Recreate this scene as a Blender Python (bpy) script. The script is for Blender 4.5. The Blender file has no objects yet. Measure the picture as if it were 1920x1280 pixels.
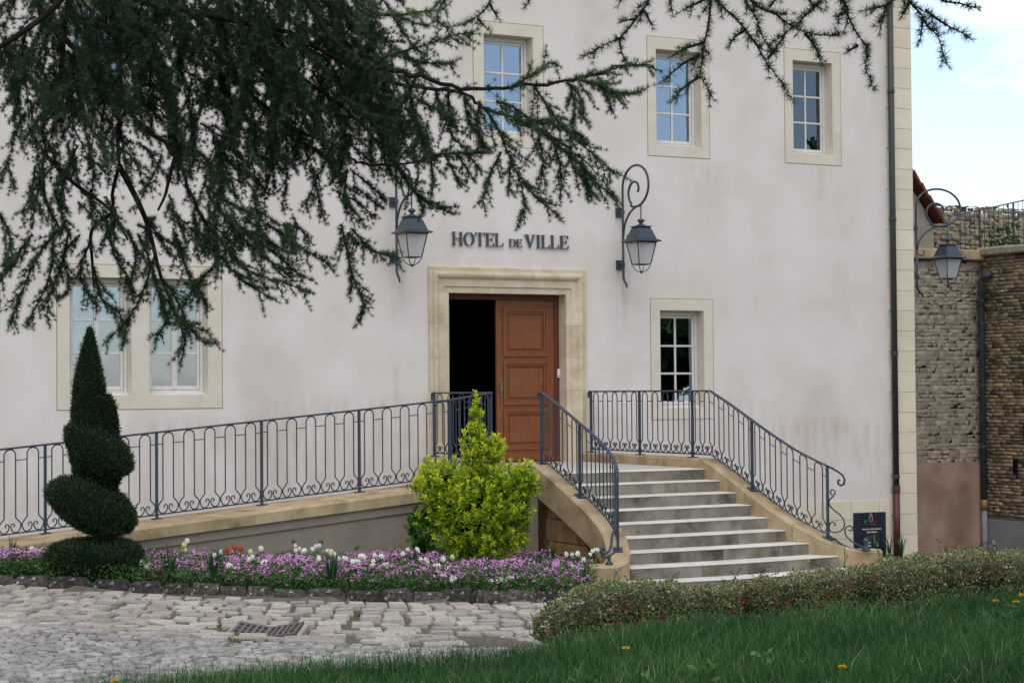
import bpy, bmesh, math, random
import numpy as np
from mathutils import Vector, Matrix

random.seed(7); rng = np.random.default_rng(11)
R = math.radians
SC = bpy.context.scene
COL = SC.collection

# ------------------------------------------------------------------ camera
CAM = np.array([-14.2025, -26.0209, 1.0113])
FPX, YAW, PITCH, ROLL = 3600.0, R(28.0), 0.0243477, -0.0083928
fw = np.array([math.sin(YAW)*math.cos(PITCH), math.cos(YAW)*math.cos(PITCH), math.sin(PITCH)])
r0 = np.array([math.cos(YAW), -math.sin(YAW), 0.0]); u0 = np.cross(r0, fw)
rt = r0*math.cos(ROLL) + u0*math.sin(ROLL); up = -r0*math.sin(ROLL) + u0*math.cos(ROLL)
cd = bpy.data.cameras.new('camera'); co = bpy.data.objects.new('camera', cd); COL.objects.link(co)
cd.sensor_width = 36.0; cd.sensor_fit = 'HORIZONTAL'; cd.lens = 36.0*FPX/1920.0
cd.clip_start = 0.1; cd.clip_end = 3000
M3 = Matrix(((rt[0], up[0], -fw[0]), (rt[1], up[1], -fw[1]), (rt[2], up[2], -fw[2])))
co.matrix_world = Matrix.Translation(Vector(CAM)) @ M3.to_4x4()
SC.camera = co

# ------------------------------------------------------------------ world, sun, exposure
SUN_EL, SUN_AZ = R(58), R(205)          # azimuth clockwise from +Y
w = bpy.data.worlds.new('World'); SC.world = w; w.use_nodes = True
nt = w.node_tree; nt.nodes.clear()
def N(t, **k):
    n = nt.nodes.new(t)
    for a, b in k.items(): setattr(n, a, b)
    return n
wo = N('ShaderNodeOutputWorld'); bg = N('ShaderNodeBackground'); bg.inputs[1].default_value = 0.15
sky = N('ShaderNodeTexSky', sky_type='NISHITA'); sky.sun_disc = False
sky.sun_elevation = SUN_EL; sky.sun_rotation = SUN_AZ; sky.air_density = 1.0; sky.dust_density = 0.6; sky.ozone_density = 1.2
tc = N('ShaderNodeTexCoord'); mp = N('ShaderNodeMapping'); mp.inputs['Scale'].default_value = (1.0, 1.0, 2.6); mp.inputs['Location'].default_value = (7.7, 7.7, 0)
cn = N('ShaderNodeTexNoise'); cn.inputs['Scale'].default_value = 2.6; cn.inputs['Detail'].default_value = 7; cn.inputs['Roughness'].default_value = .58
cr = N('ShaderNodeValToRGB'); cr.color_ramp.elements[0].position = .47; cr.color_ramp.elements[1].position = .68; cr.color_ramp.elements[0].color = (.15, .15, .15, 1)
mx = N('ShaderNodeMix', data_type='RGBA'); mx.inputs['B'].default_value = (10.8, 11.2, 11.6, 1)
nt.links.new(tc.outputs['Generated'], mp.inputs[0]); nt.links.new(mp.outputs[0], cn.inputs['Vector'])
nt.links.new(cn.outputs['Fac'], cr.inputs[0]); nt.links.new(cr.outputs[0], mx.inputs['Factor'])
nt.links.new(sky.outputs[0], mx.inputs['A']); nt.links.new(mx.outputs['Result'], bg.inputs[0]); nt.links.new(bg.outputs[0], wo.inputs[0])
sl = bpy.data.lights.new('sun', 'SUN'); sl.energy = 0.9; sl.angle = R(45); sl.color = (1.0, .92, .80)
so = bpy.data.objects.new('sun', sl); COL.objects.link(so)
sd = Vector((math.sin(SUN_AZ)*math.cos(SUN_EL), math.cos(SUN_AZ)*math.cos(SUN_EL), math.sin(SUN_EL)))
so.rotation_euler = sd.to_track_quat('Z', 'Y').to_euler(); so.location = (0, -10, 30)
vs = SC.view_settings; vs.view_transform = 'Standard'; vs.look = 'None'; vs.gamma = 1.0; vs.exposure = 0.30; vs.use_curve_mapping = False
SC.render.engine = 'CYCLES'
cy = SC.cycles; cy.use_denoising = True; cy.max_bounces = 6; cy.diffuse_bounces = 3; cy.glossy_bounces = 3; cy.transmission_bounces = 4; cy.transparent_max_bounces = 8

# ------------------------------------------------------------------ helpers
def ray(px, py):
    return fw + rt*(px-960)/FPX - up*(py-640)/FPX
def at(px, py, D):                       # point seen at (px,py) of the 1920-wide picture, D metres ahead
    return CAM + ray(px, py)*D
def atY(px, py, Y):
    v = ray(px, py); return CAM + v*(Y-CAM[1])/v[1]
def atX(px, py, X):
    v = ray(px, py); return CAM + v*(X-CAM[0])/v[0]
hf = np.array([math.sin(YAW), math.cos(YAW)]); hr = np.array([math.cos(YAW), -math.sin(YAW)])
def loc(a, b):                           # metres right of / ahead of the camera -> x, y
    return CAM[0]+hr[0]*a+hf[0]*b, CAM[1]+hr[1]*a+hf[1]*b
def unloc(x, y):
    dx, dy = x-CAM[0], y-CAM[1]
    return dx*hr[0]+dy*hr[1], dx*hf[0]+dy*hf[1]

def tag(o, label=None, cat=None, group=None, kind=None):
    if label: o['label'] = label
    if cat: o['category'] = cat
    if group: o['group'] = group
    if kind: o['kind'] = kind
    return o
def empty(name, p=(0, 0, 0), rz=0):
    o = bpy.data.objects.new(name, None); COL.objects.link(o); o.location = p; o.rotation_euler = (0, 0, rz); o.empty_display_size = .2
    return o
def link(name, me, mat=None, parent=None):
    o = bpy.data.objects.new(name, me); COL.objects.link(o)
    if mat is not None and not me.materials: me.materials.append(mat)
    if parent is not None:
        o.parent = parent
    return o
def inv_world(parent):                   # world transform of a parent built only from loc/rot z
    m = Matrix.Identity(4); p = parent
    while p is not None:
        m = Matrix.LocRotScale(p.location, p.rotation_euler, p.scale) @ m; p = p.parent
    return m.inverted()

class MB:
    def __init__(s): s.v = []; s.f = []
    def add(s, V, F):
        n = len(s.v); s.v += [tuple(map(float, q)) for q in V]; s.f += [tuple(i+n for i in f) for f in F]; return s
    def box(s, x0, x1, y0, y1, z0, z1):
        return s.add([(x0,y0,z0),(x1,y0,z0),(x1,y1,z0),(x0,y1,z0),(x0,y0,z1),(x1,y0,z1),(x1,y1,z1),(x0,y1,z1)],
                     [(0,3,2,1),(4,5,6,7),(0,1,5,4),(1,2,6,5),(2,3,7,6),(3,0,4,7)])
    def cbox(s, x0, x1, y0, y1, z0, z1, c=.01):       # chamfered box
        V = []; 
        for X, sx in ((x0, 1), (x1, -1)):
            for Y, sy in ((y0, 1), (y1, -1)):
                for Z, sz in ((z0, 1), (z1, -1)):
                    V += [(X, Y+sy*c, Z+sz*c), (X+sx*c, Y, Z+sz*c), (X+sx*c, Y+sy*c, Z)]
        bm = bmesh.new()
        for q in V: bm.verts.new(q)
        r = bmesh.ops.convex_hull(bm, input=bm.verts)
        bmesh.ops.dissolve_limit(bm, angle_limit=.02, verts=bm.verts, edges=bm.edges)
        bm.verts.ensure_lookup_table(); bm.verts.index_update()
        VV = [q.co[:] for q in bm.verts]; FF = [[q.index for q in f.verts] for f in bm.faces]; bm.free()
        return s.add(VV, FF)
    def tube(s, P, r, n=6, caps=True, ry=None):
        P = [Vector(p) for p in P]; m = len(P)
        rr = r if hasattr(r, '__len__') else [r]*m
        T = [(P[min(i+1, m-1)]-P[max(i-1, 0)]).normalized() for i in range(m)]
        a = Vector((0, 0, 1)) if abs(T[0].z) < .9 else Vector((1, 0, 0))
        X = T[0].cross(a).normalized(); V = []
        for i in range(m):
            X = (X - T[i]*X.dot(T[i])); X = X.normalized() if X.length > 1e-6 else T[i].orthogonal().normalized()
            Yv = T[i].cross(X)
            k = 1.0 if ry is None else ry
            for j in range(n):
                t = 2*math.pi*j/n
                V.append(P[i] + X*(rr[i]*math.cos(t)) + Yv*(rr[i]*k*math.sin(t)))
        F = [(i*n+j, i*n+(j+1) % n, (i+1)*n+(j+1) % n, (i+1)*n+j) for i in range(m-1) for j in range(n)]
        if caps: F += [tuple(range(n-1, -1, -1)), tuple((m-1)*n+j for j in range(n))]
        return s.add(V, F)
    def lathe(s, prof, c, n=16, rot=0):
        V = []; m = len(prof)
        for r_, z in prof:
            for j in range(n):
                t = 2*math.pi*j/n+rot; V.append((c[0]+r_*math.cos(t), c[1]+r_*math.sin(t), c[2]+z))
        F = [(i*n+j, i*n+(j+1) % n, (i+1)*n+(j+1) % n, (i+1)*n+j) for i in range(m-1) for j in range(n)]
        F += [tuple(range(n-1, -1, -1)), tuple((m-1)*n+j for j in range(n))]
        return s.add(V, F)
    def extrude(s, poly, fn0, fn1):                   # polygon lofted between two placements
        n = len(poly); V = [fn0(*p) for p in poly]+[fn1(*p) for p in poly]
        F = [(i, (i+1) % n, n+(i+1) % n, n+i) for i in range(n)]+[tuple(range(n-1, -1, -1)), tuple(range(n, 2*n))]
        return s.add(V, F)
    def loft(s, rings, closed=True, caps=True):
        n = len(rings[0]); V = [q for r_ in rings for q in r_]; F = []
        for i in range(len(rings)-1):
            for j in range(n if closed else n-1):
                F.append((i*n+j, i*n+(j+1) % n, (i+1)*n+(j+1) % n, (i+1)*n+j))
        if caps and closed: F += [tuple(range(n-1, -1, -1)), tuple((len(rings)-1)*n+j for j in range(n))]
        return s.add(V, F)
    def mesh(s, name, smooth=False):
        me = bpy.data.meshes.new(name); me.from_pydata(s.v, [], s.f)
        bm = bmesh.new(); bm.from_mesh(me); bmesh.ops.recalc_face_normals(bm, faces=bm.faces); bm.to_mesh(me); bm.free()
        if smooth:
            me.polygons.foreach_set('use_smooth', [True]*len(me.polygons))
        me.update(); return me
    def build(s, name, mat, parent=None, smooth=False, local=False):
        me = s.mesh(name, smooth)
        if parent is not None and not local: me.transform(inv_world(parent))
        return link(name, me, mat, parent)

def npmesh(name, V, F, mat, parent=None, tint=None, local=False):
    V = np.asarray(V, float); F = np.asarray(F, np.int32); k = F.shape[1]
    me = bpy.data.meshes.new(name)
    me.vertices.add(len(V)); me.loops.add(F.size); me.polygons.add(len(F))
    if parent is not None and not local:
        m = np.array(inv_world(parent)); V = V @ m[:3, :3].T + m[:3, 3]
    me.vertices.foreach_set('co', V.astype(np.float32).ravel())
    me.loops.foreach_set('vertex_index', F.ravel())
    me.polygons.foreach_set('loop_start', np.arange(0, F.size, k, dtype=np.int32))
    me.polygons.foreach_set('loop_total', np.full(len(F), k, np.int32))
    if tint is not None:
        a = me.attributes.new('tint', 'FLOAT', 'POINT'); a.data.foreach_set('value', np.asarray(tint, np.float32))
    me.update(calc_edges=True); me.validate()
    return link(name, me, mat, parent)

def unit(v): return v/np.maximum(np.linalg.norm(v, axis=-1, keepdims=True), 1e-9)
def rand_dirs(n): return unit(rng.normal(size=(n, 3)))
def leaves(P, Dn, L, Wd, fold=.25, nrm=None):
    """diamond leaves: base P, direction Dn, length L, width Wd; returns V, F (two triangles each)"""
    n = len(P); Dn = unit(Dn)
    if nrm is None: nrm = rand_dirs(n)
    S = unit(np.cross(Dn, nrm)); U = np.cross(S, Dn)
    L = np.broadcast_to(np.asarray(L, float), (n,))[:, None]; Wd = np.broadcast_to(np.asarray(Wd, float), (n,))[:, None]
    V = np.stack([P, P+Dn*L*.45+S*Wd*.5+U*Wd*fold, P+Dn*L, P+Dn*L*.45-S*Wd*.5+U*Wd*fold], 1).reshape(-1, 3)
    i = np.arange(n)[:, None]*4
    F = np.concatenate([i+np.array([0, 1, 2]), i+np.array([0, 2, 3])], 1).reshape(-1, 3)
    return V, F
def cat(parts):
    Vs, Fs, Ts, n = [], [], [], 0
    for p in parts:
        Vs.append(p[0]); Fs.append(p[1]+n); n += len(p[0])
        if len(p) > 2: Ts.append(p[2])
    return np.concatenate(Vs), np.concatenate(Fs), (np.concatenate(Ts) if Ts else None)

# ------------------------------------------------------------------ materials
MATS = {}
def new_mat(name):
    m = bpy.data.materials.new(name); m.use_nodes = True; t = m.node_tree
    b = t.nodes['Principled BSDF']; MATS[name] = m
    return m, t, b
def noise_mat(name, cols, scale=4, detail=6, rough=.85, bump=.2, bscale=40, spec=.3, stretch=(1, 1, 1), rand=0.0, metallic=0.0, coords='Object',
              stain=None, dist=.02, ramp=(.3, .7)):
    """colour from a noise ramp, fine relief from a second noise, per-piece value shift, optional second stain colour"""
    m, t, b = new_mat(name); L = t.links
    def n(k, **kw):
        q = t.nodes.new(k)
        for a, v in kw.items(): setattr(q, a, v)
        return q
    tcn = n('ShaderNodeTexCoord'); mpn = n('ShaderNodeMapping'); mpn.inputs['Scale'].default_value = stretch
    L.new(tcn.outputs[coords], mpn.inputs[0])
    vec = mpn.outputs[0]
    if rand:
        oi = n('ShaderNodeObjectInfo'); ad = n('ShaderNodeVectorMath', operation='ADD'); ml = n('ShaderNodeVectorMath', operation='SCALE'); ml.inputs['Scale'].default_value = 50
        cb = n('ShaderNodeCombineXYZ')
        for k in range(3): L.new(oi.outputs['Random'], cb.inputs[k])
        L.new(cb.outputs[0], ml.inputs[0]); L.new(vec, ad.inputs[0]); L.new(ml.outputs[0], ad.inputs[1]); vec = ad.outputs[0]
    nz = n('ShaderNodeTexNoise'); nz.inputs['Scale'].default_value = scale; nz.inputs['Detail'].default_value = detail; nz.inputs['Roughness'].default_value = .6
    L.new(vec, nz.inputs['Vector'])
    rp = n('ShaderNodeValToRGB'); e = rp.color_ramp.elements
    k = len(cols)
    while len(e) < k: e.new(.5)
    for i, c in enumerate(cols): e[i].position = ramp[0]+(ramp[1]-ramp[0])*i/(k-1); e[i].color = (*c, 1)
    L.new(nz.outputs['Fac'], rp.inputs[0]); col = rp.outputs[0]
    if stain:
        sc, ss, lo, hi, st = stain
        m2 = n('ShaderNodeMapping'); m2.inputs['Scale'].default_value = st; L.new(tcn.outputs[coords], m2.inputs[0])
        n2 = n('ShaderNodeTexNoise'); n2.inputs['Scale'].default_value = ss; n2.inputs['Detail'].default_value = 5; L.new(m2.outputs[0], n2.inputs['Vector'])
        r2 = n('ShaderNodeValToRGB'); r2.color_ramp.elements[0].position = lo; r2.color_ramp.elements[1].position = hi; L.new(n2.outputs['Fac'], r2.inputs[0])
        mm = n('ShaderNodeMix', data_type='RGBA'); L.new(r2.outputs[0], mm.inputs['Factor']); L.new(col, mm.inputs['A']); mm.inputs['B'].default_value = (*sc, 1); col = mm.outputs['Result']
    if rand:
        hs = n('ShaderNodeHueSaturation'); mr = n('ShaderNodeMapRange'); mr.inputs['To Min'].default_value = 1-rand; mr.inputs['To Max'].default_value = 1+rand
        L.new(oi.outputs['Random'], mr.inputs[0]); L.new(mr.outputs[0], hs.inputs['Value']); L.new(col, hs.inputs['Color']); col = hs.outputs[0]
    L.new(col, b.inputs['Base Color']); b.inputs['Roughness'].default_value = rough; b.inputs['Specular IOR Level'].default_value = spec; b.inputs['Metallic'].default_value = metallic
    if bump:
        nb = n('ShaderNodeTexNoise'); nb.inputs['Scale'].default_value = bscale; nb.inputs['Detail'].default_value = 5; L.new(vec, nb.inputs['Vector'])
        bp = n('ShaderNodeBump'); bp.inputs['Strength'].default_value = bump; bp.inputs['Distance'].default_value = dist
        L.new(nb.outputs['Fac'], bp.inputs['Height']); L.new(bp.outputs[0], b.inputs['Normal'])
    return m
def leaf_mat(name, cols, rough=.5, spec=.35, trans=.25):
    """leaf colour ramp over the per-leaf tint attribute, some light through the leaf"""
    m, t, b = new_mat(name); L = t.links
    a = t.nodes.new('ShaderNodeAttribute'); a.attribute_name = 'tint'
    rp = t.nodes.new('ShaderNodeValToRGB'); e = rp.color_ramp.elements
    while len(e) < len(cols): e.new(.5)
    for i, c in enumerate(cols): e[i].position = i/(len(cols)-1); e[i].color = (*c, 1)
    L.new(a.outputs['Fac'], rp.inputs[0]); L.new(rp.outputs[0], b.inputs['Base Color'])
    b.inputs['Roughness'].default_value = rough; b.inputs['Specular IOR Level'].default_value = spec
    if trans:
        o = t.nodes['Material Output']; tr = t.nodes.new('ShaderNodeBsdfTranslucent'); ms = t.nodes.new('ShaderNodeMixShader'); ms.inputs[0].default_value = trans
        L.new(rp.outputs[0], tr.inputs[0]); L.new(b.outputs[0], ms.inputs[1]); L.new(tr.outputs[0], ms.inputs[2]); L.new(ms.outputs[0], o.inputs[0])
    return m
def flat_mat(name, c, rough=.5, spec=.5, metallic=0, emit=0):
    m, t, b = new_mat(name)
    b.inputs['Base Color'].default_value = (*c, 1); b.inputs['Roughness'].default_value = rough; b.inputs['Specular IOR Level'].default_value = spec; b.inputs['Metallic'].default_value = metallic
    if emit:
        b.inputs['Emission Color'].default_value = (*c, 1); b.inputs['Emission Strength'].default_value = emit
    return m
def glass_mat(name, tint, refl, base=(.012, .013, .015)):
    m, t, b = new_mat(name); L = t.links
    o = t.nodes['Material Output']
    gl = t.nodes.new('ShaderNodeBsdfGlossy'); gl.inputs['Roughness'].default_value = .015; gl.inputs['Color'].default_value = (.70, .82, 1, 1)
    tr = t.nodes.new('ShaderNodeBsdfTransparent'); tr.inputs[0].default_value = (*tint, 1)
    fr = t.nodes.new('ShaderNodeFresnel'); fr.inputs[0].default_value = refl
    tcn = t.nodes.new('ShaderNodeTexCoord'); nb = t.nodes.new('ShaderNodeTexNoise'); nb.inputs['Scale'].default_value = 2.2; nb.inputs['Detail'].default_value = 1
    bp = t.nodes.new('ShaderNodeBump'); bp.inputs['Strength'].default_value = .16; bp.inputs['Distance'].default_value = .03
    oi = t.nodes.new('ShaderNodeObjectInfo'); va = t.nodes.new('ShaderNodeVectorMath'); va.operation = 'MULTIPLY_ADD'; va.inputs[1].default_value = (1, 1, 1)
    cb = t.nodes.new('ShaderNodeCombineXYZ'); mu_ = t.nodes.new('ShaderNodeMath'); mu_.operation = 'MULTIPLY'; mu_.inputs[1].default_value = 40; L.new(oi.outputs['Random'], mu_.inputs[0]); L.new(mu_.outputs[0], cb.inputs[1])
    L.new(tcn.outputs['Object'], va.inputs[0]); L.new(cb.outputs[0], va.inputs[2]); L.new(va.outputs[0], nb.inputs['Vector']); L.new(nb.outputs['Fac'], bp.inputs['Height']); L.new(bp.outputs[0], gl.inputs['Normal'])
    ms = t.nodes.new('ShaderNodeMixShader'); L.new(fr.outputs[0], ms.inputs[0]); L.new(tr.outputs[0], ms.inputs[1]); L.new(gl.outputs[0], ms.inputs[2]); L.new(ms.outputs[0], o.inputs[0])
    return m

PLASTER = noise_mat('plaster', [(.66, .583, .515), (.712, .636, .572), (.748, .682, .622)], scale=1.1, detail=8, rough=.92, bump=.25, bscale=55, spec=.2, dist=.006,
                    stain=((.50, .40, .32), .6, .56, 1.0, (1, 1, .45)))
def wall_streaks(m, streaks):
    """rust and damp runs at fixed places of the wall (local z is world z + 1.6)"""
    t = m.node_tree; L = t.links; b = t.nodes['Principled BSDF']; src = b.inputs['Base Color'].links[0].from_socket
    tcn = t.nodes.new('ShaderNodeTexCoord'); sp = t.nodes.new('ShaderNodeSeparateXYZ'); L.new(tcn.outputs['Object'], sp.inputs[0])
    mpn = t.nodes.new('ShaderNodeMapping'); mpn.inputs['Scale'].default_value = (5, 1, 1.1); L.new(tcn.outputs['Object'], mpn.inputs[0])
    nz = t.nodes.new('ShaderNodeTexNoise'); nz.inputs['Scale'].default_value = 1.6; nz.inputs['Detail'].default_value = 6; L.new(mpn.outputs[0], nz.inputs['Vector'])
    nr = t.nodes.new('ShaderNodeMapRange'); nr.inputs['From Min'].default_value = .38; nr.inputs['From Max'].default_value = .68; L.new(nz.outputs['Fac'], nr.inputs[0])
    def M(op, a, c, d=None):
        n = t.nodes.new('ShaderNodeMath'); n.operation = op; n.use_clamp = op == 'MULTIPLY_ADD' and False
        for i, v in enumerate((a, c, d)):
            if v is None: continue
            if isinstance(v, (int, float)): n.inputs[i].default_value = v
            else: L.new(v, n.inputs[i])
        return n.outputs[0]
    for x0, zt, ln, wd, st, col in streaks:
        dx = M('DIVIDE', M('SUBTRACT', sp.outputs[0], x0), wd); gx = M('MAXIMUM', M('SUBTRACT', 1.0, M('MULTIPLY', dx, dx)), 0.0)
        tt = M('DIVIDE', M('SUBTRACT', zt+1.6, sp.outputs[2]), ln); up_ = M('MINIMUM', M('MAXIMUM', M('MULTIPLY', tt, 9.0), 0.0), 1.0); gz = M('MULTIPLY', up_, M('MAXIMUM', M('SUBTRACT', 1.0, tt), 0.0))
        f = M('MULTIPLY', M('MULTIPLY', M('MULTIPLY', gx, gz), nr.outputs[0]), st*.5)
        mm = t.nodes.new('ShaderNodeMix'); mm.data_type = 'RGBA'; L.new(f, mm.inputs['Factor']); L.new(src, mm.inputs['A']); mm.inputs['B'].default_value = (*col, 1); src = mm.outputs['Result']
    L.new(src, b.inputs['Base Color'])
_rust, _damp, _brown = (.36, .23, .12), (.20, .19, .16), (.36, .26, .18)
wall_streaks(PLASTER, [(1.62, 2.93, 1.3, .16, 1.2, _rust), (1.60, 3.70, .9, .12, .7, _rust), (-2.30, 2.93, 1.1, .15, 1.1, _rust), (3.2, 4.70, 1.1, .5, .55, _brown), (5.5, 4.70, .8, .5, .4, _brown), (-2.33, 1.35, .8, .06, .9, _damp),
                       (-3.1, 1.0, 2.2, 1.6, .8, _brown), (-5.2, .7, 1.8, 1.6, .7, _brown), (-8.5, .5, 1.8, 1.4, .5, _brown), (5.6, .55, 1.7, 1.9, .75, _brown), (3.6, .9, 1.6, 1.2, .45, _brown), (-.4, 3.02, .4, 1.6, .5, _brown), (6.4, 6.5, 5, .7, .25, _brown)])
CREAM = noise_mat('cream_paint', [(.635, .555, .44), (.715, .64, .53)], scale=2.5, rough=.85, bump=.1, bscale=60, spec=.2, dist=.004, stain=((.36, .27, .16), 1.6, .62, .95, (1, 1, .5)))
PINKLINE = flat_mat('pink_line', (.42, .25, .19), .9, .1)
JAMB = noise_mat('yellow_limestone', [(.48, .385, .245), (.60, .495, .345), (.68, .58, .43)], scale=3.5, detail=8, rough=.85, bump=.25, bscale=45, spec=.2, rand=.07, dist=.006, stain=((.25, .2, .14), 2.2, .60, .92, (1, 1, .3)))
QUOIN = noise_mat('quoin_stone', [(.66, .56, .41), (.76, .665, .51)], scale=2.0, rough=.88, bump=.15, bscale=50, spec=.2, rand=.05, dist=.004)
JOINT = flat_mat('joint_mortar', (.38, .28, .22), .95, .1)
FRAME = noise_mat('window_paint', [(.62, .57, .52), (.70, .66, .62)], scale=8, rough=.55, bump=.05, spec=.4)
GLASS = glass_mat('window_glass', (.30, .32, .33), 3.9)
GLASS2 = glass_mat('dark_reflection_glass', (.45, .45, .44), 2.2)  # weaker mirror, imitates a dark reflection in one upper window
IRON = noise_mat('blue_grey_iron', [(.026, .038, .056), (.038, .052, .074)], scale=9, rough=.48, bump=.12, bscale=120, spec=.5, dist=.002)
IRON2 = noise_mat('lantern_iron', [(.028, .037, .052), (.038, .048, .066)], scale=7, rough=.42, bump=.08, bscale=90, spec=.5, dist=.002)
WOOD = noise_mat('door_wood', [(.140, .040, .012), (.20, .061, .017), (.24, .079, .023)], scale=5, detail=7, rough=.48, bump=.08, bscale=30, spec=.4, stretch=(9, 9, .6))
WOODD = noise_mat('door_frame_wood', [(.085, .022, .014), (.12, .034, .02)], scale=5, rough=.5, bump=.08, bscale=30, spec=.4, stretch=(9, 9, .6))
CAPST = noise_mat('ochre_cap_stone', [(.30, .21, .11), (.42, .31, .18), (.49, .38, .245)], scale=3.2, detail=8, rough=.9, bump=.3, bscale=50, spec=.15, rand=.06, dist=.008, stain=((.12, .09, .05), 2.4, .50, .80, (1, 1, .8)))
RAMPW = noise_mat('ramp_render', [(.23, .19, .145), (.30, .25, .195)], scale=1.6, detail=8, rough=.92, bump=.2, bscale=70, spec=.15, dist=.006, stain=((.14, .12, .10), 1.4, .58, .9, (1, 1, .6)))
RUSTW = noise_mat('rusty_stone', [(.20, .12, .06), (.31, .17, .075), (.36, .25, .14)], scale=2.4, rough=.9, bump=.3, bscale=45, spec=.15, rand=.1, dist=.008)
STEPM = noise_mat('skylit_tread_stone', [(.52, .475, .415), (.63, .58, .515), (.70, .65, .59)], scale=3, detail=9, rough=.9, bump=.25, bscale=70, spec=.15, rand=.05, dist=.005)  # tread tops: brightness from the sky is put into the colour
RISER = noise_mat('shaded_stained_riser', [(.080, .070, .047), (.185, .164, .126), (.265, .238, .195)], scale=2.6, detail=9, rough=.92, bump=.3, bscale=60, spec=.15, rand=.08, dist=.006, stretch=(1, 1, .8), ramp=(.32, .62))  # stains, and the shade on the upright faces put into the colour
LANDM = noise_mat('landing_slab', [(.42, .38, .33), (.54, .50, .455)], scale=2, rough=.9, bump=.2, bscale=50, spec=.15)
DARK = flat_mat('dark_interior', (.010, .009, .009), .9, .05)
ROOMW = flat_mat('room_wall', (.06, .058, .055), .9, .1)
PIPE = noise_mat('drainpipe_paint', [(.030, .032, .030), (.045, .047, .043)], scale=6, rough=.45, bump=.05, spec=.4)
PIPER = noise_mat('drainpipe_boot', [(.07, .022, .018), (.10, .03, .024)], scale=6, rough=.5, bump=.1, spec=.4)
SOIL = noise_mat('soil', [(.035, .026, .017), (.07, .052, .034)], scale=14, rough=.95, bump=.8, bscale=40, spec=.1, dist=.03)
MORTAR = noise_mat('paving_joint_sand', [(.095, .08, .06), (.17, .145, .115)], scale=9, detail=8, rough=.95, bump=.6, bscale=70, spec=.1, dist=.012, stain=((.07, .09, .03), 1.2, .62, .8, (1, 1, 1)))
SETT = noise_mat('granite_sett', [(.24, .205, .168), (.39, .34, .285), (.49, .44, .385)], scale=9, detail=8, rough=.85, bump=.45, bscale=45, spec=.2, rand=.22, dist=.01)
SETTR = noise_mat('pink_sett', [(.30, .245, .21), (.40, .335, .295)], scale=9, detail=8, rough=.85, bump=.45, bscale=45, spec=.2, rand=.2, dist=.01)
COBBLE = leaf_mat('small_cobble', [(.13, .12, .108), (.24, .222, .20), (.33, .305, .275), (.43, .395, .355)], rough=.85, spec=.2, trans=0)
KERB = noise_mat('lichen_kerb', [(.028, .025, .022), (.065, .057, .050), (.15, .13, .11)], scale=8, detail=9, rough=.92, bump=.7, bscale=30, spec=.15, rand=.3, dist=.025, stain=((.36, .36, .33), 7, .60, .68, (1, 1, 1)))
LAWN = noise_mat('lawn_soil', [(.012, .028, .008), (.03, .06, .018)], scale=20, rough=.95, bump=.5, bscale=50, spec=.05, dist=.03)
GRASS = leaf_mat('grass_blade', [(.012, .048, .009), (.026, .090, .016), (.050, .135, .024), (.11, .21, .055), (.38, .37, .22)], rough=.45, spec=.35, trans=.22)
RUBBLE = leaf_mat('rubble_stone', [(.23, .19, .145), (.31, .26, .20), (.37, .31, .24), (.44, .35, .24)], rough=.95, spec=.1, trans=0)
RUBMORT = noise_mat('rubble_mortar', [(.29, .245, .19), (.39, .335, .265)], scale=3, rough=.95, bump=.6, bscale=25, spec=.1, dist=.03)
BRICKST = leaf_mat('rampart_stone', [(.10, .08, .06), (.22, .17, .12), (.34, .25, .165), (.48, .33, .19)], rough=.95, spec=.1, trans=0)
BRICKMORT = noise_mat('rampart_mortar', [(.13, .11, .085), (.22, .19, .15)], scale=2, rough=.95, bump=.6, bscale=25, spec=.1, dist=.03)
PINKREND = noise_mat('pink_render', [(.25, .16, .11), (.38, .25, .18), (.44, .32, .24)], scale=1.6, detail=9, rough=.93, bump=.3, bscale=30, spec=.1, dist=.01, stain=((.16, .13, .08), 1.0, .55, .85, (1, 1, .6)))
GREYREND = noise_mat('grey_render', [(.24, .235, .23), (.33, .325, .32)], scale=1.6, rough=.93, bump=.2, bscale=30, spec=.1)
TILE = noise_mat('red_roof_tile', [(.11, .032, .02), (.19, .06, .034)], scale=7, rough=.85, bump=.3, bscale=30, spec=.2, rand=.2)
LETTER = noise_mat('letter_metal', [(.040, .050, .062), (.055, .066, .08)], scale=10, rough=.5, bump=.05, spec=.5)
FROST = flat_mat('lantern_glass', (.72, .70, .68), .35, .4)
_t = FROST.node_tree; _o = _t.nodes['Material Output']; _b = _t.nodes['Principled BSDF']
_tl = _t.nodes.new('ShaderNodeBsdfTranslucent'); _tl.inputs[0].default_value = (.8, .78, .76, 1); _tr = _t.nodes.new('ShaderNodeBsdfTransparent')
_m1 = _t.nodes.new('ShaderNodeMixShader'); _m1.inputs[0].default_value = .5; _m2 = _t.nodes.new('ShaderNodeMixShader'); _m2.inputs[0].default_value = .35
_t.links.new(_b.outputs[0], _m1.inputs[1]); _t.links.new(_tl.outputs[0], _m1.inputs[2]); _t.links.new(_m1.outputs[0], _m2.inputs[1]); _t.links.new(_tr.outputs[0], _m2.inputs[2]); _t.links.new(_m2.outputs[0], _o.inputs[0])
WHITEP = flat_mat('white_plastic', (.7, .7, .7), .4, .4)
LAMPTUBE = flat_mat('lit_tube', (1, .93, .8), .4, .2, emit=2.5)
BARK = noise_mat('cedar_bark', [(.012, .010, .008), (.032, .026, .021)], scale=18, rough=.95, bump=.7, bscale=40, spec=.1, stretch=(1, 1, .4))
NEEDLE = leaf_mat('cedar_needle', [(.013, .030, .013), (.032, .064, .027), (.072, .116, .048), (.14, .195, .075), (.30, .35, .11)], rough=.5, spec=.3, trans=.12)
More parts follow.
